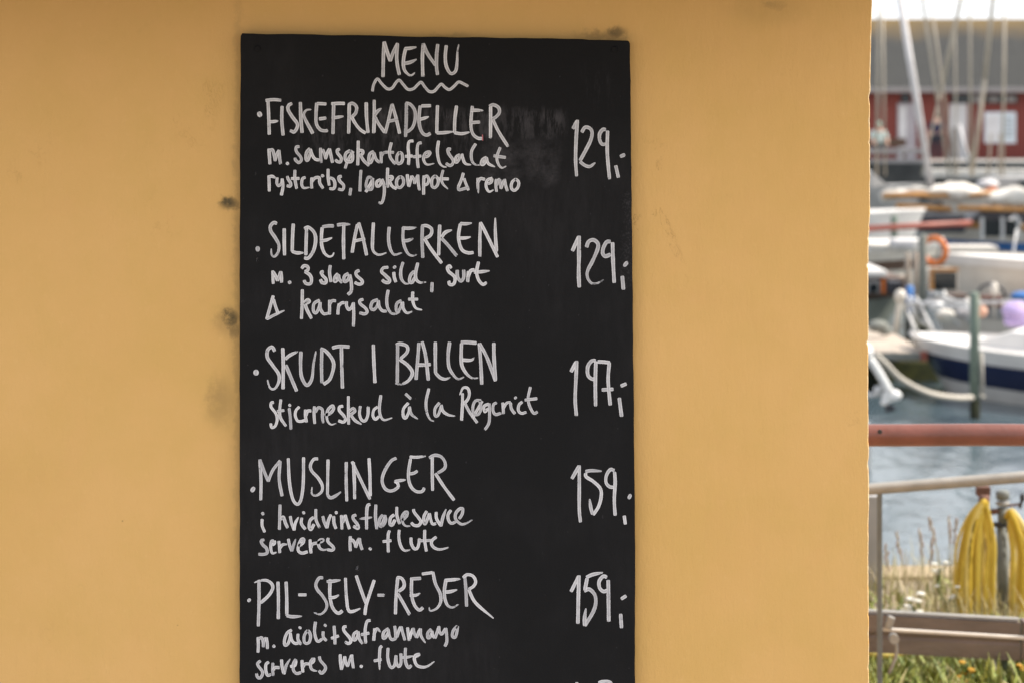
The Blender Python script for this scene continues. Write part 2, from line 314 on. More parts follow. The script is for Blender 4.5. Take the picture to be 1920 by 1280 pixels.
class MB:
    """collects shapes in world coordinates; build() links ONE mesh object"""
    def __init__(self): self.bm = bmesh.new()
    def quad(self, pts):
        return self.bm.faces.new([self.bm.verts.new(p) for p in pts])
    def box(self, c, s, rot=None, bevel=0.0):
        c = Vector(c); vs = []
        for dx in (-.5, .5):
            for dy in (-.5, .5):
                for dz in (-.5, .5):
                    v = Vector((dx * s[0], dy * s[1], dz * s[2]))
                    if rot is not None: v = rot @ v
                    vs.append(self.bm.verts.new(c + v))
        fs = [self.bm.faces.new([vs[i] for i in q]) for q in ((0, 1, 3, 2), (4, 6, 7, 5), (0, 4, 5, 1), (2, 3, 7, 6), (0, 2, 6, 4), (1, 5, 7, 3))]
        if bevel:
            es = list({e for f in fs for e in f.edges})
            bmesh.ops.bevel(self.bm, geom=es, offset=bevel, segments=2, profile=0.6, affect='EDGES')
        return self
    def boxp(self, x0, y0, x1, y1, Y, d, bevel=0.0):
        """box whose front face spans the given photo pixels at depth Y, d deep"""
        a = at(x0, y1, Y); b = at(x1, y0, Y)
        return self.box(((a.x + b.x) / 2, Y + d / 2, (a.z + b.z) / 2), (b.x - a.x, d, b.z - a.z), None, bevel)
    def tube(self, pts, r, seg=8, caps=True, flat=1.0):
        pts = [Vector(p) for p in pts]; n = len(pts); rings = []
        rr = r if isinstance(r, (list, tuple)) else [r] * n
        ref = Vector((0, 0, 1)) if abs((pts[-1] - pts[0]).normalized().z) < 0.9 else Vector((0, 1, 0))
        for i, p in enumerate(pts):
            t = (pts[min(i + 1, n - 1)] - pts[max(i - 1, 0)]).normalized()
            u = t.cross(ref)
            if u.length < 1e-4: u = t.cross(Vector((1, 0, 0)))
            u.normalize(); w = u.cross(t).normalized(); 
            rings.append([self.bm.verts.new(p + (u * math.cos(2 * math.pi * k / seg) + w * math.sin(2 * math.pi * k / seg) * flat) * rr[i]) for k in range(seg)])
        for i in range(n - 1):
            for k in range(seg):
                f = self.bm.faces.new((rings[i][k], rings[i][(k + 1) % seg], rings[i + 1][(k + 1) % seg], rings[i + 1][k])); f.smooth = True
        if caps:
            self.bm.faces.new(rings[0][::-1]); self.bm.faces.new(rings[-1])
        return self
    def grid(self, rows, smooth=True, close=False):
        vs = [[self.bm.verts.new(p) for p in r] for r in rows]
        for i in range(len(vs) - 1):
            m = len(vs[i])
            for j in range(m - 1 + (1 if close else 0)):
                f = self.bm.faces.new((vs[i][j], vs[i][(j + 1) % m], vs[i + 1][(j + 1) % m], vs[i + 1][j])); f.smooth = smooth
        return vs
    def ball(self, c, r, seg=10, rings=7):
        c = Vector(c); r = r if isinstance(r, (tuple, list)) else (r, r, r)
        rows = []
        for i in range(rings + 1):
            a = math.pi * (i + 0.02) / (rings + 0.04)
            rows.append([c + Vector((r[0] * math.sin(a) * math.cos(2 * math.pi * k / seg), r[1] * math.sin(a) * math.sin(2 * math.pi * k / seg), r[2] * math.cos(a))) for k in range(seg)])
        self.grid(rows, True, True); return self
    def prism(self, pts, d, axis=(0, 1, 0)):
        a = [self.bm.verts.new(Vector(p)) for p in pts]; b = [self.bm.verts.new(Vector(p) + Vector(axis) * d) for p in pts]
        self.bm.faces.new(a); self.bm.faces.new(b[::-1])
        for i in range(len(a)):
            j = (i + 1) % len(a); self.bm.faces.new((a[j], a[i], b[i], b[j]))
        return self
    def build(self, name, m, parent=None, smooth=None, recalc=True):
        if recalc: bmesh.ops.recalc_face_normals(self.bm, faces=self.bm.faces)
        if parent is not None: bmesh.ops.translate(self.bm, verts=self.bm.verts, vec=-world_loc(parent))
        me = bpy.data.meshes.new(name); self.bm.to_mesh(me); self.bm.free()
        o = bpy.data.objects.new(name, me); col.objects.link(o)
        if m is not None: me.materials.append(m)
        if parent is not None: o.parent = parent
        if smooth is not None:
            for f in me.polygons: f.use_smooth = smooth
        return o
    def solo(self, name, m, base, label=None, cat=None, group=None, kind=None):
        """top-level single-mesh thing with its origin at base"""
        bmesh.ops.recalc_face_normals(self.bm, faces=self.bm.faces)
        bmesh.ops.translate(self.bm, verts=self.bm.verts, vec=-Vector(base))
        me = bpy.data.meshes.new(name); self.bm.to_mesh(me); self.bm.free()
        o = bpy.data.objects.new(name, me); col.objects.link(o); me.materials.append(m); o.location = base
        return tag(o, label, cat, group, kind)

def crom(pts, step):
    """Catmull-Rom through 2-D or 3-D points, resampled"""
    pts = [Vector(p) for p in pts]
    if len(pts) == 2: pts = [pts[0], pts[0].lerp(pts[1], .5), pts[1]]
    P = [2 * pts[0] - pts[1]] + pts + [2 * pts[-1] - pts[-2]]
    out = []
    for i in range(1, len(P) - 2):
        a, b, c, d = P[i - 1], P[i], P[i + 1], P[i + 2]
        n = max(2, int((c - b).length / step))
        for k in range(n):
            t = k / n
            out.append(0.5 * ((2 * b) + (c - a) * t + (2 * a - 5 * b + 4 * c - d) * t * t + (3 * b - a - 3 * c + d) * t ** 3))
    out.append(pts[-1]); return out

# ------------------------------------------------------------------ structure: ground, water, far quay
WATER = -1.3
m = MB(); m.box((0, -15.95, -0.75), (120, 48.1, 1.5)); m.solo('ground', M['ground'], (0, 0, 0), kind='structure')
m = MB(); m.box((0, 8.20, -0.72), (120, 0.20, 1.47), None, 0.01); m.solo('quay_edge', M['kerb'], (0, 8.23, 0), kind='structure')
m = MB(); m.quad([(-300, 8.0, WATER), (300, 8.0, WATER), (300, 90, WATER), (-300, 90, WATER)]); m.solo('water', M['water'], (0, 40, WATER), kind='structure')
m = MB(); m.box((0, 1090, -1.0), (3000, 2018, 2.0)); m.solo('far_quay', M['far_ground'], (0, 81, 0), kind='structure')
m = MB(); m.box((0, 80.8, -0.75), (600, 0.4, 1.6)); m.solo('far_quay_wall', M['dark_concrete'], (0, 80.8, -1), kind='structure')

# ------------------------------------------------------------------ the ochre shed
WY = 3.70; S0 = WY / F
EDGE = [(-400, 1637), (0, 1635.5), (60, 1634), (100, 1633), (140, 1632.5), (172, 1632), (182, 1629.5), (196, 1631.5), (300, 1631.5), (400, 1631.5), (460, 1629), (520, 1628.5), (620, 1628.5),
        (740, 1628), (800, 1628.5), (855, 1629.5), (868, 1627.5), (880, 1629.5), (920, 1630), (1000, 1628.5), (1080, 1628.5), (1200, 1629.5), (1300, 1629.5), (2300, 1629)]
def edge_x(py):
    for (a, xa), (b, xb) in zip(EDGE, EDGE[1:]):
        if a <= py <= b: return xa + (xb - xa) * (py - a) / (b - a)
    return 1629
shed = thing('shed', 'ochre painted shed wall carrying the black menu board, with chipped right corner', 'shed', (-1.3, WY, 0))
rows = []; pys = [2118, 1900, 1700, 1500, 1400] + [1300 - 4 * i for i in range(335)] + [-60, -140, -220]
for py in pys:
    z = EYE - (py - HY) * S0
    if py == 2118: z = 0.0
    n1 = noise.noise(Vector((z * 60, 3.1, 0))) * 1.1 + noise.noise(Vector((z * 190, 9.1, 0))) * 0.45
    chip = max(0.0, noise.noise(Vector((z * 85, 27.3, 2.0))) - 0.38) * 6.0
    xe = (edge_x(py) - 960 + n1 * 0.7 - chip) * S0
    br = (2.6 + 1.2 * noise.noise(Vector((z * 40, 5.5, 1))) + chip) * S0
    r = [Vector((-3.3, WY + 2.4, z)), Vector((-3.3, WY, z)), Vector((-1, WY, z)), Vector((xe - br, WY, z))]
    for k in (1, 2, 3, 4):
        a = k * math.pi / 8
        r.append(Vector((xe - br + br * math.sin(a), WY + br * (1 - math.cos(a)), z)))
    r += [Vector((xe, WY + 0.05, z)), Vector((xe, WY + 2.4, z))]
    rows.append(r)
m = MB(); m.grid(rows, True, True)
wall = m.build('wall', M['ochre'], shed)
wall.data.materials.append(M['lit_edge_plaster'])
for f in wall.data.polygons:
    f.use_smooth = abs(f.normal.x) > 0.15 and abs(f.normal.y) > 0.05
    if f.use_smooth and noise.noise(Vector((f.center.z * 30, 2.2, 4.4))) > -0.55: f.material_index = 1   # sun highlight along the arris put into pale colour, with chipped paint
# low mono-pitch roof: boarded soffit, fascia, felt
m = MB(); m.box((-1.36, WY - 0.21, 1.85), (4.1, 0.44, 0.03)); m.build('soffit', M['soffit'], shed)
m = MB(); m.box((-1.36, WY - 0.445, 1.89), (4.1, 0.025, 0.14)); m.build('fascia', M['soffit'], shed)
m = MB(); rt = Matrix.Rotation(R(10), 3, 'X'); m.box((-1.36, WY + 1.04, 2.20), (4.1, 3.15, 0.06), rt); m.build('roof', M['felt'], shed)

# ------------------------------------------------------------------ the menu board
BY = 3.682; SB = BY / F
board = thing('menu_board', 'black chalkboard menu with white hand lettering, fixed to the ochre wall', 'menu board', (0, BY, 0.5))
def bp(px, py, dy=0.0): return Vector(((px - 960) * SB, BY + dy, EYE - (py - HY) * SB))
def jit(i, a): return a * noise.noise(Vector((i * 0.31, a * 3.7, 1.7)))
outl = []
for i in range(61):   # top edge left to right
    t = i / 60; outl.append((455 + (1176 - 455) * t, 65 + 12 * t + jit(i, 1.2) - (1.0 if t < .9 else 0)))
outl += [(1178.5, 79), (1180.5, 83)]
for i in range(1, 121):   # right edge down
    t = i / 120; py = 83 + t * 1400
    outl.append((1180.5 + 9.5 * min(1, (py - 83) / 900) + jit(i + 300, 1.0), py))
for i in range(31):   # bottom
    t = i / 30; outl.append((1190 - 740 * t, 1483))
for i in range(120):
    t = i / 120; py = 1480 - t * 1408
    outl.append((450 + 2 * max(0, 1 - py / 500) + jit(i + 700, 0.9), py))
outl += [(452, 68.5)]
m = MB(); bm = m.bm
fr = [bm.verts.new(bp(*p)) for p in outl]
ins = 1.2
cx_, cy_ = 820, 780
mid = [bm.verts.new(bp(p[0] + (0.9 if p[0] > cx_ else -0.9), p[1] + (0.9 if p[1] > cy_ else -0.9), 0.0015)) for p in outl]
bk = [bm.verts.new(bp(p[0] + (0.9 if p[0] > cx_ else -0.9), p[1] + (0.9 if p[1] > cy_ else -0.9), 0.0175)) for p in outl]
bm.faces.new(fr)
for A, B in ((fr, mid), (mid, bk)):
    for i in range(len(A)):
        j = (i + 1) % len(A); bm.faces.new((A[i], A[j], B[j], B[i]))
pan = m.build('panel', M['board'], board)
pan.data.materials.append(M['board_edge'])
for f in pan.data.polygons:
    if abs(f.normal.y) < 0.3: f.material_index = 1
for (px, py) in ((1152, 93), (483, 92)):
    m = MB(); c = bp(px, py)
    m.tube([c + Vector((0, 0.004, 0)), c + Vector((0, -0.0012, 0)), c + Vector((0, -0.0016, 0))], [0.0048, 0.0048, 0.0036], 14)
    m.build('screw', M['board'], board)

# ---- the writing: every stroke digitised; one mesh per line
class Ink:
    cnt = 0
    def __init__(self): self.v = []; self.f = []; self.ac = []; self.dry = []; self.tone = []
    def stroke(self, pts, w, taper=False, start_taper=False):
        Ink.cnt += 1; w *= 0.94; tone = random.gauss(-0.03, 0.10)
        off = -0.00012 - 0.00004 * (Ink.cnt % 9)
        pts = [Vector(q) for q in pts]
        dot = sum((b - a).length for a, b in zip(pts, pts[1:])) < 1.3 * w; ext = w * (0.34 if dot else 0.12)
        if dot: w *= 1.12
        pts[0] = pts[0] + (pts[0] - pts[1]).normalized() * ext; pts[-1] = pts[-1] + (pts[-1] - pts[-2]).normalized() * ext
        path = crom(pts, 0.9); n = len(path)
        L = [0.0]
        for a, b in zip(path, path[1:]): L.append(L[-1] + (b - a).length)
        T = max(L[-1], 1e-6); sd = random.random() * 100
        for i, p in enumerate(path):
            t = (path[min(i + 1, n - 1)] - path[max(i - 1, 0)])
            t = t.normalized() if t.length > 1e-6 else Vector((1, 0))
            nx = Vector((-t.y, t.x))
            hw = w / 2 * (1 + 0.16 * noise.noise(Vector((L[i] * 0.045, sd, 0))) + 0.05 * noise.noise(Vector((L[i] * 0.5, sd, 3))))
            capl = 0.5 * w if not dot else T * 0.5; e0 = min(1, (L[i] + 0.25) / capl); e1 = min(1, (T - L[i] + 0.25) / capl)
            cap = (1 - (1 - min(e0, e1)) ** 3) ** (1 / 3) if not dot else (1 - (1 - min(e0, e1)) ** 2) ** 0.5
            hw *= max(cap, 0.25)
            dry = 0.0
            if taper:
                q = max(0, (L[i] / T - 0.5) / 0.5); hw *= 1 - 0.62 * q ** 1.4; dry = 0.26 * q ** 2
            if start_taper:
                q = max(0, (0.5 - L[i] / T) / 0.5); hw *= 1 - 0.6 * q ** 1.4; dry = max(dry, 0.24 * q ** 2)
            if T - L[i] < 5: dry = max(dry, 0.22 * (1 - (T - L[i]) / 5))
            dry += 0.16 * max(0, noise.noise(Vector((L[i] * 0.06, sd, 8))))
            for k, a in enumerate((-1, -.4, .4, 1)):
                q = p + nx * hw * (a + 0.07 * noise.noise(Vector((L[i] * 0.9, sd + a, 5))))
                self.v.append(bp(q.x, q.y, off)); self.ac.append(a); self.tone.append(tone); self.dry.append(dry + (0.10 if abs(a) == 1 else 0))
            if i:
                b = len(self.v) - 8
                for k in range(3): self.f.append((b + k, b + k + 1, b + k + 5, b + k + 4))
    def build(self, name, m, parent):
        base = world_loc(parent)
        me = bpy.data.meshes.new(name); me.from_pydata([v - base for v in self.v], [], self.f)
        for nm, arr in (('across', self.ac), ('dry', self.dry), ('tone', self.tone)):
            at_ = me.attributes.new(nm, 'FLOAT', 'POINT'); at_.data.foreach_set('value', arr)
        me.materials.append(m); o = bpy.data.objects.new(name, me); col.objects.link(o); o.parent = parent
        return o

WRITING = """
@heading 680 70 8.727 6.6
352 80 340 300 333 650; 352 80 400 240 450 390; 450 390 500 250 572 105; 572 105 556 300 568 460 600 615
705 185 678 300 665 440 690 550 760 620 810 620 T850 585; 690 190 780 182 T875 165; 690 430 780 412 T880 365
990 110 978 350 985 645; 990 110 1060 270 1190 460; 1228 120 1210 300 1208 480 1225 615
1368 140 1352 320 1370 480 1440 595 1520 555 1545 400 1550 250 T1570 125
@underline 680 70 8.727 5.4
160 885 180 780 240 685 310 760 400 845 480 835 550 740 600 705 660 770 740 855 830 845 910 770 960 740 1020 820 1090 890 1170 885 1240 810 1290 770 1350 825 1420 860 1500 800 1570 735 1650 765 1725 805
@bullet 470 170 7.385 9
118 315 131 348
@dish_name 470 170 7.385 6.4
210 140 310 128 420 135; 240 140 250 350 258 610; 265 435 330 430 T378 422; 435 220 432 420 450 620
570 180 525 210 520 270 580 370 645 460 640 520 600 575 550 555; 688 165 695 380 712 585; S835 265 770 275 735 340 770 430 820 520 860 595
915 175 905 330 910 460 960 540 1030 560 1065 552; 920 182 980 184 1045 188; 950 395 1045 382
1120 185 1210 180 1300 180; 1150 185 1145 380 1140 600; 1125 378 1200 372 T1285 358
1365 190 1362 380 1357 595; 1355 200 1410 180 1465 230 1455 310 1400 370; 1400 370 1450 460 1520 545 1590 590; 1600 170 1605 380 1625 585
1710 135 1712 350 1705 590; S1810 252 1760 285 1722 340; 1725 370 1770 460 1855 580
~710 170 7.385
90 590 130 440 185 190; 185 190 240 380 290 595; 130 430 200 415 265 400
385 175 382 400 372 640; 375 175 440 195 500 280 505 400 470 510 410 565 360 575
575 215 560 360 565 480 600 580 660 620 715 595; 595 215 720 212; 575 400 630 385 T692 365
815 210 808 400 805 590; 805 590 900 585 T1025 572; 1078 215 1055 400 1050 585; 1050 585 1150 600 T1255 578
1298 220 1280 380 1280 520 1310 610 1370 660 1430 665; 1280 275 1360 275 T1445 280; 1290 445 1400 438
1550 225 1550 440 1548 660; 1535 220 1590 200 1660 240 1670 310 1620 370 1575 390; 1580 400 1660 570 1790 775
@dish_description 490 260 7.385 5.9
105 145 112 250 120 355; 115 170 155 160 178 240 190 310; 190 310 215 220 245 165; 245 165 252 260 265 355; 355 342 368 354
525 115 485 120 485 180 540 250 555 300 520 335 475 300 470 270
672 140 625 200 618 290 645 300 675 220 680 150; 680 150 705 230 745 285 800 300
820 135 822 240 828 335; 850 155 880 230 890 285; 890 285 915 200 945 145; 945 145 965 240 985 335
1085 150 1050 165 1060 210 1105 270 1095 325 1050 320 1030 295
1230 168 1170 210 1162 290 1200 325 1255 310 1265 230 1235 170; 1272 180 1200 300 1160 415
1342 35 1340 200 1335 370; 1355 165 1400 170 1405 205 1370 240; 1370 225 1420 310 1490 375
1555 180 1500 220 1490 310 1515 335 1545 270 1560 200; 1560 200 1590 290 1640 335
1655 190 1660 250 1660 340; 1662 250 1690 205 1750 190 1835 195; 1800 60 1775 180 1790 270 1855 355
~730 250 7.385
140 265 105 320 110 410 150 420 182 370 175 290 140 265; 330 110 275 120 260 200 270 320 265 440; 220 322 320 318
445 135 400 150 385 240 390 380 400 480; 330 330 440 318; 495 330 535 318 565 275 540 260 490 290 475 370 520 435 T620 422
682 110 665 250 690 400 740 460 T790 470; 850 225 815 225 820 280 880 370 880 420 840 450 785 420
975 300 925 330 915 400 945 395 985 320; 1005 290 1015 340 1050 420 T1130 440; 1195 150 1140 250 1140 370 1180 430 T1250 445
1345 335 1290 370 1275 430 1310 425 1345 355; 1345 340 1370 420 T1460 467; 1535 200 1490 330 1510 430 1560 482 T1615 460; 1445 315 1610 338
@dish_description 490 260 7.385 5.8
105 515 108 620 110 730; 110 530 150 525 T195 548; 220 545 215 620 240 655 280 620 290 560; 290 560 300 660 278 785
360 525 370 560 405 620 400 660 355 655; 465 440 465 560 490 695; 415 555 525 555; 610 540 570 560 560 640 590 685 T665 678
700 545 695 620 700 690; 700 600 740 550 800 545 810 620 855 690; T838 516 860 520
925 425 925 540 940 650; 950 545 1000 570 1020 640 1000 695 945 695; 1110 525 1075 535 1085 590 1140 650 1125 710 1065 700; 1240 690 1225 785
1380 440 1370 580 1365 730; 1530 550 1480 540 1450 640 1470 700 1530 700 1545 600 1520 555; 1548 552 1500 650 1447 740
1650 570 1600 600 1600 660 1640 650 1670 590; 1670 565 1700 650 1700 780 1670 885 1625 892
1750 410 1745 550 1750 680; 1765 530 1810 530 1810 560 1775 590; 1775 590 1810 660 1870 697
~730 250 7.385
150 600 105 650 105 730 150 755 195 700 190 630 150 600; 250 575 255 660 270 740; 270 740 300 640 310 595; 310 595 340 640 350 700; 350 700 370 640 395 580; 395 580 400 680 415 790
480 590 475 720 475 850; 475 620 520 595 545 640 530 700 485 722; 635 590 590 640 590 730 630 755 670 710 675 640 635 590
745 515 720 620 740 700 T808 772; 690 632 820 635; 1025 555 1000 640 955 745; 955 745 965 785 1040 768 1100 752; 1035 630 1060 700 1095 790
1225 625 1225 720 T1232 828; 1230 680 1260 632 1322 640; 1425 625 1355 655 1340 740 1380 810 T1440 788; 1365 700 1410 680 1422 632
1480 640 1475 720 1485 810; 1490 720 1510 650 1530 645; 1530 645 1540 720 1545 770; 1545 770 1570 700 1590 650; 1595 640 1610 720 1635 800
1750 635 1700 680 1690 760 1730 795 1780 750 1790 680 1750 635
@price 1050 210 9.14 6.8
222 290 290 160; 298 145 275 500 268 850 285 1100
375 350 430 268 520 290 550 370 520 500 430 680 345 835; 345 855 420 915 510 938 T600 875; 780 310 735 305 680 380 680 480 720 555 775 550; 815 330 810 700 848 1150; 955 925 1000 1125; 1035 768 1110 735
@bullet 470 400 7.385 8
98 478 98 512
@dish_name 470 400 7.385 6.4
360 145 320 132 275 180 280 250 340 340 390 440 380 540 330 600 290 570 T285 495; 465 215 465 400 470 580; 590 150 580 340 575 530; 575 530 640 550 T728 548
775 215 768 400 765 580; 745 215 800 195 880 270 900 380 870 520 800 620 745 620
990 200 980 330 985 450 1020 550 1080 600 1130 590 T1152 550; 995 190 1070 178 1150 178; 965 385 1050 372 T1125 342
1200 165 1270 155 T1375 155; 1290 165 1285 380 1290 635; 1478 160 1440 340 1405 545; 1495 135 1550 320 1605 580; 1435 385 1510 370 1580 355
1700 135 1690 330 1690 500 1740 565 1800 575 T1875 550
~700 400 7.385
220 195 210 350 230 480 270 560 310 575 T395 548; 415 195 410 340 430 460 480 560 540 590 T602 573; 405 205 480 210 T595 203; 410 385 480 378 T550 352
680 175 675 380 685 615; 670 180 740 175 805 220 795 300 715 355; 710 355 800 500 945 690; 920 165 910 360 905 580; S1085 235 1000 265 948 330; 945 350 1030 440 1155 590
1205 150 1180 300 1190 410 1230 510 1310 550 1385 545; 1205 145 1280 148 T1360 138; 1180 345 1260 345 T1345 332
1485 130 1475 350 1475 600; 1485 130 1570 300 1720 605; S1688 70 1690 280 1705 530
@dish_description 490 490 7.385 6.2
160 135 160 220 165 310; 165 150 200 210 225 270; 225 270 250 200 270 145; 270 145 280 220 280 295; 388 285 396 302
560 100 590 65 640 75 645 120 605 145; 605 145 670 190 695 250 680 310 620 310 590 265
860 145 830 155 850 200 895 250 890 300 840 295 820 255; 955 60 945 160 965 285
1060 175 1020 220 1015 280 1050 260 1070 190; 1070 190 1080 250 1120 295; 1205 172 1150 210 1150 280 1190 270 1225 205; 1225 190 1245 300 1245 410 1200 462
1355 130 1315 150 1320 200 1390 265 1395 305 1350 320 1295 295; 1755 85 1690 95 1665 145 1720 200 1775 260 1760 295 1710 290 1675 262
1835 155 1840 220 1862 288; 1842 78 1848 88
~690 480 7.385
485 90 455 200 460 310 510 380 T570 385; 640 215 590 270 575 350 610 368 650 300; 690 100 660 230 665 320 720 370 T800 365; 888 370 882 500
1150 170 1130 140 1100 165 1120 220 1190 280 1205 340 1180 395 1130 395 1120 350; 1235 200 1240 290 1285 350 1325 300 1325 195
1390 215 1385 290 1380 360; 1390 290 1420 210 1475 195; 1530 85 1505 220 1530 330 1590 395 1640 370; 1470 230 1570 220 T1680 208
@dish_description 490 490 7.385 6.0
165 480 120 640 75 800; 75 800 180 745 T318 682; 170 530 195 620 235 730
568 395 565 590 555 795; 595 575 640 535 665 560 612 590; 605 600 640 690 695 790
805 540 730 590 722 690 760 715 800 640 815 570; 815 570 815 650 850 715 880 730 940 715
945 540 945 630 945 735; 945 600 980 550 1030 550; 1075 590 1065 660 1060 735; 1070 620 1110 580 1150 575
1180 560 1180 620 1210 670 1250 640 1275 580; 1275 575 1280 730 1275 905; 1410 530 1365 545 1370 590 1440 650 1465 700 1430 730 1360 715
~690 480 7.385
135 608 60 640 40 720 80 745 130 690 145 620; 145 620 155 700 200 760 260 765; 280 475 260 600 270 710 320 790 380 803 T440 778
460 620 400 660 390 740 410 770 450 720 475 640; 480 640 490 730 540 790 T615 768; 620 500 620 620 660 720 T745 748; 560 600 690 600
@price 1050 430 9.846 7.2
230 400 345 140; 350 130 350 500 345 800 355 1070; 490 330 530 230 620 200 700 270 690 380 600 590 510 770 510 900 580 995 680 1000 T795 938
930 230 860 240 800 350 790 450 840 500 930 468; 970 250 980 600 1000 985; 1150 870 1170 1110; 1190 672 1240 612
@bullet 460 630 7.385 9
150 482 148 518
@dish_name 460 630 7.385 6.6
405 205 370 150 310 190 305 290 370 390 460 520 465 620 420 710 370 730 330 690 T308 605; 518 165 525 400 522 725; S725 212 620 260 555 315; 560 400 620 540 710 755
770 215 765 400 780 560 850 675 920 590 945 380 T978 210; 1060 185 1055 400 1060 640; 1045 170 1120 210 1210 330 1220 440 1170 590 1085 662; 1205 160 1300 140 1440 145; 1330 150 1335 400 1345 715; 1772 120 1780 360 1795 640
~690 630 7.385
410 110 408 350 405 640; 390 120 450 105 540 140 540 220 450 310; 440 320 550 400 615 500 570 600 470 660 T380 655
705 95 690 300 665 595; 750 80 800 280 835 605; 690 395 780 395 865 388; 932 85 932 300 935 510; 935 505 1000 570 1070 590 T1135 568; 1130 85 1110 250 1120 420 1180 530 1250 590 T1325 562
1295 100 1290 250 1300 400 1360 510 1440 575 T1520 575; 1290 85 1380 85 1500 95; 1280 325 1420 330 T1472 296; 1540 100 1560 350 1575 660; 1545 100 1650 300 1765 615; 1742 95 1745 300 1765 600
@dish_description 490 720 7.385 5.6
170 248 140 255 135 310 200 400 220 480 195 570 145 595 130 540; 270 210 255 350 265 460 340 575; 220 372 315 358; 385 330 400 450 410 620; 388 292 398 284
525 310 480 360 470 430 500 500 550 510 600 495; 610 350 610 430 625 520; 620 430 640 370 690 365; 735 305 730 420 740 540; 750 380 790 320 845 350 845 440 855 530
880 420 950 400 1000 340 985 295 930 340 905 420 920 510 970 555 T1032 538; 1130 300 1085 310 1080 360 1140 430 1165 490 1130 520 1070 500
1205 165 1205 350 1210 550; 1215 370 1270 330 1295 370 1230 420; 1245 430 1300 500 T1385 550; 1370 300 1360 410 1390 490 1440 500 1475 420 1480 305
1610 310 1560 350 1545 430 1580 480 1630 440; 1655 150 1635 320 1650 430 1700 490 T1808 463
~740 720 6.857
175 238 115 310 110 400 140 430 180 360 190 290; 190 285 215 380 T295 442; 140 120 210 185; 440 55 405 210 410 340 450 440 T502 472
575 235 520 310 520 400 560 390 600 275; 600 265 620 340 690 390 T775 405; 873 115 870 280 860 460; S838 132 880 45 940 50 960 120 940 190 900 235; 900 235 960 350 1060 490
1110 205 1040 210 1005 290 1020 380 1080 380 1110 300 1095 215; 1125 215 1060 330 1000 430; 1210 250 1150 280 1160 350 1200 310; 1215 245 1220 380 1210 500 1160 580
1310 235 1270 260 1265 340 1300 385 1370 365; 1390 235 1395 310 1400 375; 1400 300 1440 240 1490 230; 1490 235 1500 310 1545 375; 1550 168 1556 176
1640 225 1600 260 1590 330 1630 370 1690 355; 1745 35 1715 180 1740 290 1790 370 1835 350; 1675 200 1750 190 1830 180
@price 1050 660 9.14 6.8
190 330 280 160; 285 150 275 420 260 800 280 1080; 610 140 540 150 475 250 480 390 550 455 600 440; 615 160 605 500 610 915; 650 160 750 165 850 178; 845 178 825 480 860 900; 720 640 910 630; 1015 780 1055 1095; 1045 575 1135 537
@bullet 460 840 8.348 7.4
132 618 104 662
@dish_name 460 840 8.348 6.0
228 175 245 480 242 805; 228 175 300 370 358 510; 358 510 430 340 545 190; 545 200 530 480 575 740; 672 155 690 520 740 780 810 870 870 800 905 560 912 140
1135 160 1070 170 1020 260 1040 350 1140 460 1205 580 1190 680 1100 735 1040 700 T1045 605; 1295 175 1290 450 1285 720; 1285 720 1330 770 1410 740 T1495 678; 1580 215 1578 500 1588 820
~650 840 8.348
105 215 120 500 125 785; 85 205 200 450 365 790; 350 155 365 450 368 740; 775 150 690 200 590 360 555 500 590 610 660 660 740 650 810 600; 810 600 800 550 755 512; 755 512 830 500 T925 488
1000 160 970 350 970 480 1010 600 1090 670 1180 670 1215 615; 990 130 1100 135 T1235 118; 980 395 1050 385 1105 350; 1340 140 1340 400 1345 655; 1295 145 1380 105 1480 130 1540 220 1530 310 1430 380; 1390 390 1520 590 1680 805
@dish_description 470 940 8.348 5.9
180 270 180 370 220 470; 182 186 198 180; 460 45 455 240 450 430; 470 275 510 235 545 330 580 405; 620 225 640 330 680 440; 680 440 700 330 T748 240
800 250 795 340 855 425; 824 172 836 164; 985 240 930 290 915 390 945 430 990 350; 1020 115 1025 280 1080 400; 1130 225 1150 310 1195 405; 1195 405 1215 300 1255 200
1300 225 1305 330 1335 415; 1332 168 1348 166; 1420 210 1425 320 1430 425; 1438 325 1480 210; 1480 205 1510 310 1545 420; 1650 205 1605 220 1610 270 1670 350 1680 410 1610 380
1870 40 1830 60 1815 200 1815 425; S1710 262 1800 255 T1895 240
~670 940 8.348
290 45 285 240 305 425; 395 200 345 280 350 370 400 370 445 290 430 210; 440 210 370 400; 575 200 520 250 510 340 545 360 590 280; 618 80 620 210 660 340
705 285 770 220 780 160 740 170 700 240 715 330 760 375 T825 375; 880 115 890 160 960 250 995 310 960 365 890 365 845 325
1085 145 1045 220 1040 320 1065 340 1100 260 1125 180; 1130 180 1150 280 1180 345 1230 335; 1235 160 1240 260 1310 375; 1310 375 1340 240 T1388 115
1465 130 1420 200 1430 290 1480 335 1550 300; 1595 262 1640 190 1650 110 1600 110 1540 180 1540 270 1620 345 1700 335 T1795 283
@dish_description 470 940 8.348 5.9
210 590 165 610 190 670 250 730 255 800 190 820 125 815; 360 610 325 620 315 720 340 800 T402 788; 340 672 372 645 370 608
440 615 450 700 455 795; 460 720 500 670 T568 663; 590 580 610 680 645 765; 645 765 670 680 T705 580; 750 690 820 640 830 582 790 590 750 680 745 760 800 800 890 780
930 590 935 700 945 800; 945 720 970 660 1040 640; 1040 642 1120 612 1130 590 1080 600 1060 660 1090 730 1150 750 T1205 735; 1215 565 1210 620 1280 690 1300 730 1270 755 1200 745
1560 540 1555 660 1560 765; 1565 600 1600 600 1635 660 1645 710; 1645 710 1670 630 1695 565; 1705 570 1715 650 1745 745; 1866 738 1876 728
~670 940 8.348
505 450 485 500 480 620 485 785; 400 620 530 605; 655 440 650 560 680 690 740 760 T825 748; 840 560 845 650 890 730 940 720 965 640 970 570; 1055 440 1055 600 1080 770; 970 605 1060 605 1150 600
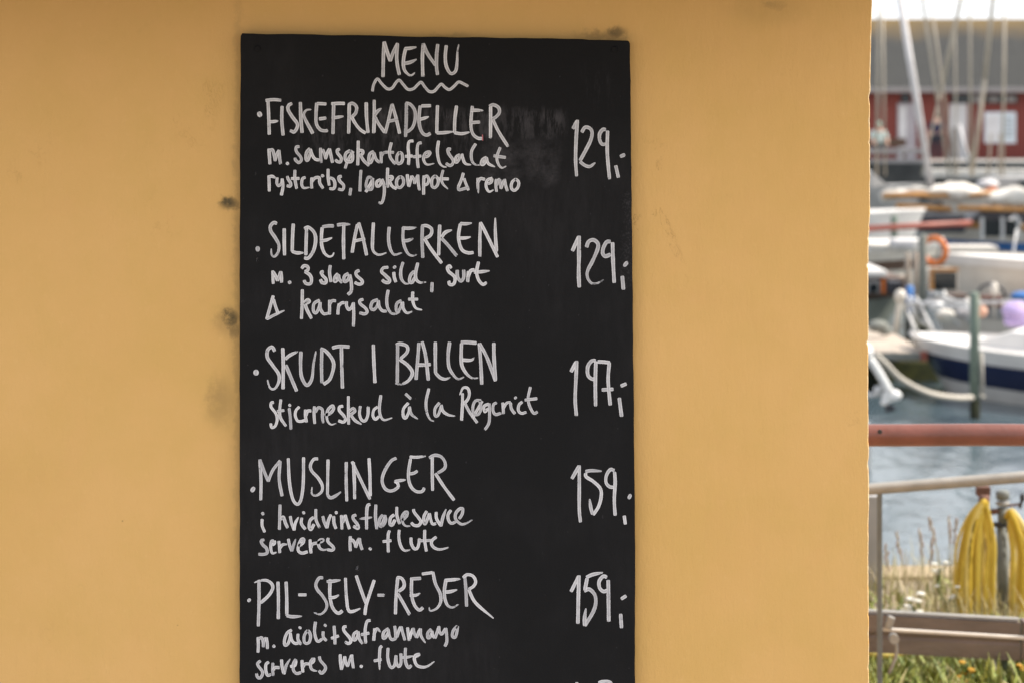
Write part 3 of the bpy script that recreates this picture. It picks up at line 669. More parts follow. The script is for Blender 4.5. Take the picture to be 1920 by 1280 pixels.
1235 548 1172 600 1162 660 1210 720 1300 742 T1425 713
@price 1050 860 9.14 6.4
205 330 325 115; 330 110 330 500 330 850 350 1075; 440 210 540 195 T710 205; 440 240 450 300 570 380 690 500 705 640 660 810 570 950; 560 940 530 840 T508 685
930 190 860 180 795 280 790 400 850 470 920 480; 935 220 945 400 930 700 945 960; 1100 970 1120 1110; 1182 665 1205 612
@bullet 455 1060 7.68 7
88 488 97 498
@dish_name 455 1060 7.68 6.2
235 235 235 550 225 865; S172 238 250 210 350 210 420 260 430 330 370 430 260 530; 508 230 515 480 513 760; 625 230 635 460 635 710; 635 715 720 730 T850 722; 805 415 915 415
1155 170 1100 175 1055 260 1075 340 1150 430 1210 540 1195 630 1120 695 T1030 672; 1260 195 1255 400 1280 560 1330 650 1385 680 1435 645; 1215 225 1300 218 T1405 203; 1240 455 1320 450 T1385 418
1480 175 1490 400 1510 600; 1510 605 1540 655 1600 650 T1692 612; 1635 140 1700 330 1775 540; 1895 205 1840 370 1780 560 1760 700
~690 1060 7.68
140 420 235 420; 430 160 405 420 395 690; 420 165 480 175 520 240 510 310 440 365; 430 400 500 520 600 700; 630 170 625 350 640 480 680 580 740 635 790 600; 635 185 760 178; 605 425 690 420 T750 393
780 115 930 95; 935 90 970 250 1040 400 1045 520 990 610 900 645 T880 598; 1125 190 1100 350 1110 480 1150 570 1220 595 T1298 553; 1120 205 1220 198 T1335 185; 1095 375 1180 370 T1280 342
1395 155 1410 350 1420 580; 1370 165 1430 125 1510 145 1550 220 1520 290 1450 335; 1450 340 1550 530 T1805 752
@dish_description 470 1160 8.727 5.8
120 295 125 420 120 540; 135 320 180 300 205 380 205 450; 205 450 220 350 250 300; 255 300 270 380 275 480; 372 446 386 434; 670 175 600 220 555 330 560 420 610 400 645 300 650 220; 650 230 670 330 720 390 800 385
775 240 775 330 825 410; 804 142 812 134; 930 180 880 260 875 360 910 395 960 370 980 280 960 210 930 180; 1060 45 1045 190 1070 320 1110 360 1170 320; 1185 200 1190 290 1240 350; 1216 102 1224 94
1365 110 1375 250 1380 405; 1320 310 1380 290 1440 270; 1565 120 1525 125 1530 190 1620 300 1640 360 1600 395 1545 370; 1750 195 1690 240 1680 330 1720 330 1750 260 1760 200; 1760 200 1780 320 1830 395
~660 1160 8.727
300 20 250 30 220 130 215 260 225 390; 150 250 280 225; 370 150 365 240 355 345; 370 220 410 155 T465 205; 595 148 520 210 510 300 550 295 600 205; 595 165 610 260 650 330 720 310
700 110 710 210 715 320; 735 290 770 180 800 122; 805 120 830 220 865 340; 910 135 920 240 935 345; 940 320 970 220 1000 150; 1000 145 1020 230 1060 300; 1060 300 1090 210 1120 155; 1120 155 1130 270 T1200 382
1295 160 1240 220 1240 300 1280 285 1310 205; 1310 190 1320 260 1350 305; 1355 308 1390 220 1420 115; 1420 115 1430 200 1470 240 1530 152; 1535 145 1550 260 1550 370 1520 440; 1722 110 1660 180 1640 270 1680 297 1710 240 1728 115
@dish_description 470 1160 8.727 5.8
160 680 115 720 130 770 190 850 190 910 150 960 110 940 95 885; 295 700 250 740 250 850 280 915 330 900; 365 715 360 820 370 920; 370 830 400 790 470 790; 505 660 515 780 545 895; 545 895 580 760 T645 650
650 770 720 755 742 665; 740 655 700 730 700 830 750 885 820 870; 840 670 845 770 855 865; 860 780 890 730 960 730; 950 742 1025 690 1030 632; 1020 640 980 700 985 790 1020 830 T1085 846; 1125 610 1140 670 1220 770 1215 830 1160 880 1120 840
1465 575 1470 690 1485 820; 1485 820 1520 700 1540 610; 1540 610 1555 700 1585 770; 1585 770 1620 670 1650 585; 1655 580 1665 690 1680 800; 1805 778 1815 760
~660 1160 8.727
490 440 460 470 450 600 450 700 T452 822; 360 680 480 655; 590 470 585 620 610 740 650 790 700 740 720 592; 720 592 725 700 760 770 800 720 800 560; 875 470 870 640 890 740 930 790 970 752; 790 625 900 620 T995 600
1000 620 1055 605 1108 570; 1108 568 1040 590 1020 650 1060 750 1150 782 1240 765 T1345 690
@price 1050 1060 9.846 7.0
205 470 345 190; 350 180 340 550 330 1060; 490 210 600 160 T785 122; 500 230 460 440; 450 460 540 430 640 530 660 680 610 850 460 1100; 455 1100 455 950 T478 785
860 210 800 190 725 280 730 400 800 470 870 450; 890 265 895 600 900 1020; 1120 890 1135 1140; 1132 608 1218 552
@price 1050 1190 12.8 6.0
405 1130 380 1480; 930 1140 1000 1108 1150 1103 1245 1145
@smudge 470 400 7.385 7
98 560 100 690
@smudge 460 840 8.348 5
132 700 136 775
@smudge 455 1060 7.68 6
1650 0 1640 110
@smudge 1050 860 9.14 6
90 980 70 1040 125 1035
"""
ink = None
def flush():
    if ink is None: return
    ps = sorted(pend, key=lambda q: min(p[0] for p in q[0])); words = []; right = -1e9
    for q in ps:                                     # one mesh per written word
        if min(p[0] for p in q[0]) - right > 15: words.append([])
        words[-1].append(q); right = max([right] + [p[0] for p in q[0]])
    for wds in words:
        k = Ink()
        for q in wds: k.stroke(*q)
        k.build(cur, M['ghost'] if cur == 'smudge' else M['chalk'], board)
    pend.clear()
pend = []
cur = None
for line in WRITING.strip().splitlines():
    if line[0] == '@':
        flush()
        q = line[1:].split(); cur = q[0]; ox, oy, sc, wd = [float(v) for v in q[1:]]; ink = Ink(); continue
    if line[0] == '~':
        q = line[1:].split(); ox, oy, sc = [float(v) for v in q]; continue
    for st in line.split(';'):
        tp = 'T' in st; stp = 'S' in st
        v = [float(x) for x in st.replace('T', '').replace('S', '').split()]
        pts = [(ox + v[i] / sc, oy + v[i + 1] / sc) for i in range(0, len(v) - 1, 2)]
        pend.append((pts, wd, tp, stp))
flush()
ink = Ink(); ink.stroke([(904.6, 253), (905, 264)], 2.2); ink.build('chalk_tick', M['pink'], board)

# ------------------------------------------------------------------ near railings on the quay
pipe = thing('pipe_rail', 'faded red painted pipe rail with a small black bolt hole, running right from the shed', 'railing', (0.75, 5.0, 0))
zr = at(1700, 815, 5.0).z; rr = 21.0 * 5.0 / F
m = MB(); pts = [Vector((0.47 + 3.2 * i / 40, 5.0 - 0.012 * i / 40, zr + 0.0028 * i / 40 + 0.0006 * math.sin(i * 1.3))) for i in range(41)]
m.tube(pts, rr, 28); m.build('rail', M['red_pipe'], pipe)
m = MB(); c = at(1650, 809, 5.0 - rr * 1.0); 
m.tube([c + Vector((0, 0.006, 0)), c + Vector((0, -0.0004, 0.0))], 0.0046, 14); m.build('bolt_hole', M['plastic_dark'], pipe)
m = MB(); m.tube([(3.6, 5.0, 0), (3.6, 5.0, zr)], rr, 16); m.build('post', M['red_pipe'], pipe)

YG = 6.35
gal = thing('guard_rail', 'grey galvanised tube railing with thin lower bar, standing in front of the weeds', 'railing', (at(1648, 900, YG).x, YG, 0))
a = at(1560, 922, YG); b = at(1990, 887.5, YG)
m = MB(); m.tube([a + (b - a) * (i / 24) for i in range(25)], 10.8 * YG / F, 18); m.build('top_rail', M['galv'], gal)
m = MB(); x0 = at(1650.0, 0, YG).x; zt = at(1648, 918, YG).z
m.box((x0, YG + 0.006, zt / 2), (0.0135, 0.03, zt), Matrix.Rotation(R(-10), 3, 'Z'), 0.002); m.build('post', M['blue_steel'], gal)
a = at(1652, 1178.5, YG); b = at(1990, 1199, YG)
m = MB(); m.tube([a + (b - a) * (i / 24) for i in range(25)], 3.6 * YG / F, 12); m.build('lower_bar', M['pale_bar'], gal)
# clamp with hanging wire end
m = MB(); m.box(at(1668, 1166, YG), (0.020, 0.02, 0.034), Matrix.Rotation(R(20), 3, 'Y'), 0.005)
m.tube([at(1676, 1196, YG) + Vector((0, 0.012, 0)), at(1676, 1196, YG) - Vector((0, 0.012, 0))], 0.013, 14)
cl = m.build('clamp', M['galv'], gal)
m = MB(); m.tube(crom([at(1680, 1200, YG), at(1681, 1222, YG), at(1674, 1245, YG), at(1666, 1262, YG)], 0.01), 0.0045, 8)
m.build('wire_end', M['galv'], cl)
m = MB(); m.tube([at(1990, 887, YG), Vector((at(1990, 887, YG).x, YG, 0))], 0.014, 12); m.build('post', M['galv_dark'], gal)

YB = 6.6
beam = thing('crash_beam', 'brown coated steel channel beam set low across the weeds behind the tube railing', 'beam', (at(1760, 0, YB).x, YB, 0))
def bz(px, py): return at(px, py, YB)
A = bz(1560, 1143.5); B = bz(1912, 1163)
dirb = (B - A).normalized(); hh = 74 * YB / F
m = MB()
up = Vector((0, 0, 1)); prof = [(0.0, 0.0), (0.0, -0.004), (-0.038, -0.004), (-0.038, -hh * 0.47), (-0.030, -hh * 0.55), (-0.038, -hh * 0.62), (-0.038, -hh), (0.006, -hh), (0.006, -hh + 0.006), (-0.032, -hh + 0.006), (-0.032, -0.012), (0.006, -0.012)]
rows = [[A + dirb * ((B - A).length * t) + Vector((0, y + 0.03, z)) for (y, z) in prof] for t in (0, .25, .5, .75, 1)]
vs = m.grid(rows, False, True); m.bm.faces.new(vs[0][::-1]); m.bm.faces.new(vs[-1])
m.build('web', M['brown_beam'], beam)
m = MB(); m.box((A + B) / 2 + Vector((0, 0.006, 0.004)), ((B - A).length, 0.026, 0.005), Matrix.Rotation(-math.asin(dirb.z), 3, 'Y'), 0.002); m.build('flange', M['galv'], beam)  # paler steel colour puts the beam's sunlit top edge into this strip
for px in (1585, 1884):
    c = bz(px, 1190)
    m = MB(); m.box((c.x, YB + 0.07, c.z / 2), (0.035, 0.05, c.z + 0.06)); m.build('foot', M['green_pile'], beam)
beam2 = thing('end_beam', 'second brown channel beam butting the right end of the longer beam', 'beam', (bz(1960, 0).x, YB, 0))
A2 = bz(1916, 1160); B2 = bz(2100, 1172)
m = MB(); m.box((A2 + B2) / 2 + Vector((0, 0.02, -hh / 2 - 0.004)), ((B2 - A2).length, 0.05, hh), Matrix.Rotation(-math.asin((B2 - A2).normalized().z), 3, 'Y'), 0.004); m.build('web', M['brown_beam'], beam2)
m = MB(); c = bz(2000, 1190); m.box((c.x, YB + 0.07, c.z / 2), (0.06, 0.06, c.z + 0.06)); m.build('foot', M['rust'], beam2)

# pale post on the quay edge, half behind the wall corner
m = MB(); a = at(1600, 925, 7.9); b = at(1643, 925, 7.9)
zt = at(1620, 926, 7.9).z
m.box(((a.x + b.x) / 2, 7.9, zt / 2), (b.x - a.x, 0.08, zt), None, 0.004)
m.solo('steel_post', M['galv_light'], ((a.x + b.x) / 2, 7.9, 0), 'pale grey square post on the quay, half hidden behind the wall corner', 'post')

# standpipe with hooks
YS = 7.45
sp = thing('standpipe', 'dull grey water standpipe with tap fittings, standing between two hanging yellow hoses', 'standpipe', (at(1879, 0, YS).x, YS, 0))
zz = lambda py: at(0, py, YS).z
X = at(1880, 0, YS).x; px = YS / F
m = MB(); m.tube([(X, YS, 0), (X, YS, zz(985))], 11.5 * px, 16); m.tube([(X, YS, zz(990)), (X, YS, zz(950))], 9.5 * px, 16); m.build('pipe', M['galv_dark'], sp)
m = MB(); m.tube([(X, YS, zz(936)), (X, YS, zz(933)), (X, YS, zz(922)), (X, YS, zz(918))], [9 * px, 13 * px, 13 * px, 8 * px], 16); m.build('cap', M['galv_dark'], sp)
m = MB(); m.tube([(X, YS, zz(946)), (X, YS, zz(939))], 12.5 * px, 16); m.build('collar', M['galv'], sp)
m = MB(); m.tube([(X - 19 * px, YS - 0.01, zz(981)), (X + 13 * px, YS - 0.01, zz(984))], 5 * px, 10); m.build('clamp_ring', M['plastic_dark'], sp)
m = MB(); m.tube([(X - 8 * px, YS, zz(957)), (X - 22 * px, YS - 0.01, zz(958))], 5.5 * px, 10); m.build('valve', M['rust'], sp)
m = MB(); m.tube([(X + 8 * px, YS, zz(947)), (X + 34 * px, YS, zz(944))], 2.2 * px, 8); m.build('tap_arm', M['rust'], sp)
m = MB(); c = at(1917, 932, YS); m.ball(c, (5 * px, 5 * px, 9 * px)); m.tube([c, at(1912, 952, YS)], 3 * px, 8); m.build('tap_handle', M['plastic_dark'], sp)
bk = thing('hose_bracket', 'rusty iron bracket above the fuller hank of yellow hose', 'bracket', (at(1845, 0, YS + .03).x, YS + 0.03, 0))
m = MB(); m.tube([at(1846, 924, YS + .03), Vector((at(1846, 0, YS + .03).x, YS + .03, 0))], 5 * px, 8); m.build('stake', M['rust'], bk)
m = MB(); m.boxp(1832, 912, 1858, 930, YS + .015, 0.03, 0.004); m.build('plate', M['rust'], bk)
m = MB(); m.tube([at(1836, 936, YS - .03), at(1854, 936, YS - .03)], 9 * px, 12); m.build('hook', M['rust'], bk)

def hose(label, cx, top, xs, seed, w):
    rnd = random.Random(seed)
    th = thing('hose', label, 'hose', (at(cx, 0, YS).x, YS - 0.03, 0), 'yellow hoses hung at the standpipe')
    m = MB()
    for i, (x, bot, bow) in enumerate(xs):
        y = YS - 0.03 - 0.012 * (i % 4)
        t0 = top + rnd.uniform(-3, 5)
        p0 = at(cx + rnd.uniform(-4, 4), t0, y); 
        p = [at(cx + (cx - x) * 0.10, t0 + 12, y + .03), p0, at(cx + (x - cx) * 0.50, t0 + 24 + rnd.uniform(0, 8), y), at(cx + (x - cx) * 0.85 + bow, t0 + 80, y),
             at(x, t0 + 150, y), at(x + rnd.uniform(-2, 2), bot, y), at(x + rnd.uniform(-4, 8), bot + 30, y - .01)]
        path = crom(p, 0.012)
        m.tube(path, w * px * rnd.choice((0.65, 0.8, 1.0, 1.2, 1.35)), 10, True, 0.4)
    m.build('coil', M['hose'], th)
    return th
hose('fuller hank of flat yellow hose hung left of the grey standpipe', 1845, 938,
     [(1790, 1180, -3), (1797, 1200, 1), (1807, 1190, -2), (1814, 1200, 0), (1820, 1200, 2), (1826, 1210, 1), (1833, 1195, 0), (1817, 1200, -2), (1841, 1195, 2), (1850, 1180, 6), (1863, 1180, 4), (1804, 1190, 3), (1829, 1190, 3), (1857, 1200, 2)], 3, 4.2)
hose('hank of flat yellow hose draped right of the grey standpipe', 1893, 958,
     [(1897, 1170, 3), (1904, 1200, 6), (1912, 1200, 6), (1924, 1195, 8), (1934, 1200, 8), (1908, 1180, 6), (1940, 1190, 9), (1918, 1190, 5), (1930, 1190, 10), (1900, 1190, 1), (1946, 1180, 10)], 5, 4.2)
# fallen yellow hose end lying along the ground below the beam
m = MB(); m.tube(crom([at(1590, 1216, 6.75), at(1640, 1226, 6.72), at(1670, 1229, 6.7), at(1705, 1222, 6.72)], 0.02), 4.2 * 6.7 / F, 10)
m.solo('hose_end', M['hose'], at(1640, 1228, 6.72), 'yellow hose end lying low beside the thin rail post', 'hose')
m = MB(); m.tube(crom([at(1856, 1215, 6.62), at(1861, 1235, 6.6), at(1866, 1262, 6.58), at(1869, 1300, 6.56)], 0.02), 5.0 * 6.6 / F, 10)
m.solo('pale_stake', M['jetty_wood'], at(1869, 1300, 6.56), 'pale slanting stake under the brown beam among green weeds', 'stake')

# weeds
def blade(m, base, h, lean, w, az, curl=0.5):
    d = Vector((math.cos(az), math.sin(az), 0)); n = Vector((-d.y, d.x, 0)); rows = []
    for k in range(5):
        t = k / 4; c = base + Vector((0, 0, h * t * (1 - 0.25 * curl * t))) + d * (lean * t * t)
        ww = w * (1 - t) ** 0.7 * 0.5 + 0.0003
        rows.append([c - n * ww, c + n * ww])
    m.grid(rows, True)
rnd = random.Random(11)
m = MB()
for i in range(3600):
    y = rnd.uniform(6.42, 7.25) if i % 4 else rnd.uniform(6.9, 8.0)
    x = rnd.uniform(0.145, 0.24) * y
    c = noise.noise(Vector((x * 5, y * 5, 2)))
    if c < -0.2 and y > 6.8: continue
    blade(m, Vector((x, y, 0)), rnd.uniform(0.03, 0.10) * (1 + 0.6 * c) * (1 if y < 7 else .8), rnd.uniform(0, 0.09), rnd.choice((0.003, 0.005, 0.008, 0.014)), rnd.uniform(0, 6.28))
m.solo('grass', M['grass'], (1.3, 7, 0), kind='stuff')
m = MB()
for i in range(2400):
    y = rnd.uniform(6.8, 8.08); x = rnd.uniform(0.145, 0.24) * y
    if noise.noise(Vector((x * 4, y * 4, 9))) < -0.05: continue
    blade(m, Vector((x, y, 0)), rnd.uniform(0.05, 0.17), rnd.uniform(0, 0.09), rnd.uniform(0.002, 0.0045), rnd.uniform(0, 6.28))
m.solo('dry_grass', M['dry'], (1.3, 7.4, 0), kind='stuff')
def stalk(px, tip, Y, lean, label):
    top = at(px, tip, Y); base = Vector((top.x - lean, Y, 0))
    t = thing('grass_stalk', label, 'grass stalk', base, 'tall grass stalks with seed heads')
    pts = crom([base, base.lerp(top, .5) + Vector((-lean * .15, 0, 0)), top], 0.02)
    m = MB(); m.tube(pts, [0.0016] * len(pts), 5); m.build('stem', M['dry'], t)
    m = MB(); d = (pts[-1] - pts[-4]).normalized()
    for k in range(17):
        q = top - d * (0.085 * k / 17); rr_ = 0.006 * math.sin(math.pi * (k + 1) / 18.5) + 0.001
        m.ball(q + Vector((rnd.uniform(-1, 1) * rr_, rnd.uniform(-1, 1) * rr_, 0)), (0.0028, 0.0028, 0.006), 5, 4)
    m.build('seed_head', M['seed'], t)
for (px_, tip, Y, ln, lb) in ((1660, 1020, 7.6, -0.02, 'short grass stalk nearest the thin rail post'), (1681, 998, 7.5, -0.035, 'grass stalk leaning left, with the fattest pale seed head'), (1724, 992, 7.6, -0.02, 'dark-headed grass stalk left of the drooping pair'),
                              (1742, 970, 7.7, -0.05, 'tallest drooping grass stalk of the middle pair'), (1748, 1008, 7.4, 0.015, 'lower grass stalk of the middle pair, rising straight'), (1778, 968, 7.6, -0.012, 'dark upright grass stalk beside the yellow hose'),
                              (1794, 972, 7.8, 0.02, 'thin grass stalk against the left edge of the yellow hose')):
    stalk(px_, tip, Y, ln, lb)
def flower(px, py, Y, pm, label, group, n=4, sz=0.010):
    top = at(px, py, Y); base = Vector((top.x + 0.01, Y, 0))
    t = thing('flowering_weed', label, 'weed', base, group)
    m = MB(); heads = []
    for k in range(n):
        h = top + Vector((rnd.uniform(-.03, .03), rnd.uniform(-.02, .02), rnd.uniform(-.035, .022))); heads.append(h)
        m.tube([base, base.lerp(h, .6) + Vector((rnd.uniform(-.01, .01), 0, 0)), h], 0.0015, 5)
    m.build('stem', M['leaf'], t)
    m = MB()
    for k in range(14): blade(m, base.lerp(top, rnd.uniform(0, .7)), rnd.uniform(.02, .05), rnd.uniform(.02, .05), .012, rnd.uniform(0, 6.28), 1)
    m.build('leaf', M['leaf'], t)
    for h in heads:
        m = MB()
        for k in range(7):
            a = 6.28 * k / 7; m.ball(h + Vector((math.cos(a) * sz * .6, math.sin(a) * sz * .6, 0)), (sz * .5, sz * .5, sz * .45), 6, 4)
        m.ball(h, sz * .4, 6, 4); m.build('flower', pm, t)
flower(1806, 1252, 6.56, M['petal'], 'orange flowering weed under the middle of the brown beam', 'flowering weeds by the railing', 5, 0.009)
flower(1828, 1266, 6.54, M['petal'], 'lower orange flowering weed left of the pale stake', 'flowering weeds by the railing', 4, 0.008)
flower(1905, 1250, 6.56, M['petal'], 'orange flowering weed at the right end under the beam', 'flowering weeds by the railing', 3, 0.008)
flower(1712, 1125, 7.3, M['white_petal'], 'white flowering weed above the brown beam near the rail post', 'flowering weeds by the railing', 7, 0.013)
flower(1757, 1062, 7.9, M['white_petal'], 'pale weed flowering at the quay edge below the grass stalks', 'flowering weeds by the railing', 5, 0.010)
flower(1775, 1110, 7.4, M['white_petal'], 'small pale weed beside the left yellow hose', 'flowering weeds by the railing', 4, 0.008)

# ------------------------------------------------------------------ harbour
def pile(label, x0, x1, top, Y, m_, wet=True, name='mooring_pile'):
    c = at((x0 + x1) / 2, top, Y); r = (x1 - x0) / 2 * Y / F
    t = thing(name, label, 'pile', (c.x, Y, WATER), 'mooring piles in the harbour')
    m = MB(); m.tube([(c.x, Y, WATER - 0.6 + (1.1 if wet else 0)), (c.x, Y, c.z - r * .3), (c.x, Y, c.z)], [r, r, r * .8], 14); m.build('shaft', m_, t)
    if wet: m = MB(); m.tube([(c.x, Y, WATER - 0.6), (c.x, Y, WATER + 0.5)], r * 1.06, 14); wt = m.build('wet_foot', M['wet_pile'], t); wt.scale = (1, 1, 1)
    return t
def pile2(label, x0, x1, top, Y, m_, waterpy):
    c = at((x0 + x1) / 2, top, Y); r = (x1 - x0) / 2 * Y / F
    t = thing('mooring_pile', label, 'pile', (c.x, Y, WATER), 'mooring piles in the harbour')
    zw = at(0, waterpy, Y).z
    m = MB(); m.tube([(c.x, Y, zw), (c.x, Y, c.z - r * .3), (c.x, Y, c.z)], [r, r, r * .8], 14); m.build('shaft', m_, t)
    m = MB(); m.tube([(c.x + r * .1, Y, WATER - 0.6), (c.x + r * .1, Y, zw)], r * 1.1, 14); m.build('wet_foot', M['wet_pile'], t)
    return t
YP = 22.9
gp = pile2('tall green mooring pile rising in front of the blue-striped motorboat', 1818, 1836, 548, YP, M['green_pile'], 748)
c = at(1841, 0, YP)
m = MB(); m.tube([at(1840, 660, YP), at(1841, 700, YP), at(1842, 745, YP)], 3.6 * YP / F, 10); m.tube([at(1836, 738, YP), at(1844, 746, YP)], 5 * YP / F, 10)
m.solo('fender_rope', M['rope'], at(1841, 745, YP), 'pale rope end hanging down the right side of the green pile', 'rope')
pile2('weathered grey pile carrying the orange lifebuoy', 1722, 1738, 440, 29.0, M['grey_pile'], 590)
pile2('dark green pile behind the red-brown spar, far left', 1670, 1683, 404, 38.0, M['green_pile'], 470)
pile2('pale wooden pile just left of the lifebuoy pile, rope lashed', 1712, 1722, 474, 29.6, M['jetty_wood'], 580)
pile2('leftmost of the two pale wooden piles near the lifebuoy', 1697, 1706, 474, 29.9, M['jetty_wood'], 580)
# lifebuoy
YL = 29.35
c = at(1752, 471, YL); m = MB(); R0 = 23.5 * YL / F; r0 = 5.6 * YL / F; rot = Matrix.Rotation(R(-38), 3, 'Z'); rows = []
for i in range(32):
    a = 2 * math.pi * i / 32
    rows.append([c + rot @ Vector(((R0 + r0 * math.cos(b_)) * math.cos(a), r0 * math.sin(b_), (R0 + r0 * math.cos(b_)) * math.sin(a))) for b_ in [2 * math.pi * k / 10 for k in range(10)]])
rows.append(rows[0]); m.grid(rows, True, True)
bmesh.ops.remove_doubles(m.bm, verts=m.bm.verts, dist=1e-5)
m.solo('lifebuoy', M['orange'], (c.x, YL, c.z - R0), 'orange ring lifebuoy hung beside the weathered grey pile', 'lifebuoy')
# mooring line to the green pile
m = MB(); m.tube(crom([at(1640, 664, 20.2), at(1660, 682, 20.5), at(1690, 711, 21), at(1740, 736, 21.8), at(1790, 745, 22.5), at(1822, 745, 22.8)], 0.04), 6.0 * 21.5 / F, 8)
m.solo('mooring_line', M['rope'], at(1740, 738, 21.8), 'slack pale mooring line sagging to the foot of the green pile', 'rope')

# jetty left
YJ = 25.0
jt = thing('jetty', 'low timber jetty end with a red mark, left of the motorboat bow', 'jetty', (at(1650, 0, YJ).x, YJ, WATER))
m = MB(); a = at(1500, 0, YJ).x; b = at(1738, 0, YJ).x; z1 = at(0, 659, YJ).z; z0 = at(0, 677, YJ).z
m.box(((a + b) / 2, YJ + 1.6, (z0 + z1) / 2), (b - a, 3.2, z1 - z0), None, 0.02); m.build('deck', M['jetty_wood'], jt)
m = MB(); m.boxp(1500, 661, 1736, 674, YJ - 0.03, 0.028); m.build('side_board', M['grey_pile'], jt)
m = MB(); m.boxp(1727, 658, 1739, 677, YJ - 0.07, 0.035); m.build('red_mark', M['red_spar'], jt)
for x in (1560, 1625):
    m = MB(); q = at(x, 676, YJ + .3); m.tube([q, (q.x, q.y, WATER - .5)], 0.10, 10); m.build('post', M['wet_pile'], jt)
m = MB(); m.box((at(1715, 0, 26.6).x, 26.6, WATER + 0.05), (1.0, 0.9, 0.42), Matrix.Rotation(R(4), 3, 'Z'), 0.06)
m.solo('rubble_foot', M['algae'], (at(1740, 0, 25.8).x, 25.8, WATER), 'low algae-covered concrete foot in the water under the jetty end', 'concrete block')

# ---- boats
class Hull:
    def __init__(self, bow, ang, L, B, fb, fs, rake=0.5, flare=0.35, full=0.6):
        self.bow = Vector(bow); self.d = Vector((math.cos(ang), math.sin(ang), 0)); self.n = Vector((-self.d.y, self.d.x, 0))
        self.L, self.B, self.fb, self.fs, self.rake, self.flare, self.full = L, B, fb, fs, rake, flare, full
    def hb(self, s):
        return self.B / 2 * max(0.0, 1 - (1 - min(s / self.full, 1)) ** 2.0) ** 0.75 * (1 - 0.18 * max(0, (s - self.full) / (1 - self.full)) ** 2)
    def sheer(self, s): return WATER + self.fb + (self.fs - self.fb) * s - 0.06 * math.sin(math.pi * s)
    def p(self, s, v, side, out=0.0):
        z = self.sheer(s) * (1 - v) + (WATER - 0.2) * v
        b = self.hb(s) * (1 - self.flare * v ** 1.6 * (1.1 - 0.5 * s)) + out
        along = s * self.L + self.rake * v * (1 - s) ** 2.2
        q = self.bow + self.d * along + self.n * (side * b); q.z = z; return q
    def shell(self, v0, v1, out=0.0, nv=5):
        m = MB(); S = [0.0] + [i / 22 for i in range(1, 23)]
        for side in (-1, 1):
            m.grid([[self.p(s, v0 + (v1 - v0) * k / nv, side, out if s > 0 else out * .5) for k in range(nv + 1)] for s in S], True)
        rows = [self.p(1, v0 + (v1 - v0) * k / nv, -1, out) for k in range(nv + 1)], [self.p(1, v0 + (v1 - v0) * k / nv, 1, out) for k in range(nv + 1)]
        m.grid([[a + self.d * out for a in r] for r in rows], False)
        return m
    def deck(self, drop=0.03, camber=0.04):
        m = MB(); rows = []
        for i in range(23):
            s = i / 22; r = []
            for k in range(7):
                u = -1 + 2 * k / 6; q = self.bow + self.d * (s * self.L) + self.n * (u * self.hb(s) * 0.995)
                q.z = self.sheer(s) - drop + camber * (1 - u * u); r.append(q)
            rows.append(r)
        m.grid(rows, True); return m
    def on(self, s, u, z):
        q = self.bow + self.d * (s * self.L) + self.n * (u * self.B / 2); q.z = z; return q
    def house(self, s0, s1, w, h, drop=0.0, slope=0.15):
        """tapered coachroof"""
        m = MB(); rows = []
        zb = min(self.sheer(s0), self.sheer(s1)) - 0.06 - drop
        for (s, k) in ((s0, 0), (s0 + (s1 - s0) * slope, 1), (s1 - (s1 - s0) * .04, 1), (s1, 0)):
            ww = w * (0.72 if s == s0 else (0.86 if s < (s0 + s1) / 2 else 1))
            zt = self.sheer((s0 + s1) / 2) + (h if k else -0.05)
            rows.append([self.on(s, -ww, zb), self.on(s, -ww * .9, zt), self.on(s, -ww * .4, zt + .04 * k), self.on(s, ww * .4, zt + .04 * k), self.on(s, ww * .9, zt), self.on(s, ww, zb)])
        m.grid(rows, False)
        m.bm.faces.new([m.bm.verts.new(q) for q in rows[0]]); m.bm.faces.new([m.bm.verts.new(q) for q in rows[-1]])
        return m

def boat(name, label, cat, H, hullm, deckm, group, stripe=None, cabin=None, cabm=None, windows=None, rubbing=None):
    t = thing(name, label, cat, (H.bow + H.d * H.L * .5).to_tuple()[:2] + (WATER,), group)
    H.shell(0.0, 1.0).build('hull', hullm, t); H.deck().build('deck', deckm, t)
    if stripe: H.shell(stripe[0], stripe[1], 0.006, 3).build('stripe', stripe[2], t)
    if rubbing: H.shell(0.0, rubbing[0], 0.02, 1).build('rubbing_strake', rubbing[1], t)
    if cabin:
        cb = H.house(*cabin).build('cabin', cabm, t)
        if windows:
            s0, s1, w, h = cabin[:4]
            for (a, b) in windows:
                for sd in (-1, 1):
                    m = MB(); z0 = H.sheer((s0 + s1) / 2) + h * .25; z1 = H.sheer((s0 + s1) / 2) + h * .8
                    q = [H.on(a, sd * w * .99, z0), H.on(b, sd * w * .99, z0), H.on(b, sd * w * .965, z1), H.on(a, sd * w * .965, z1)]
                    m.prism([x + H.n * sd * .0 for x in q], 0.03, tuple(H.n * sd)); m.build('window', M['glass'], cb)
    return t

BG = 'boats moored in the harbour'
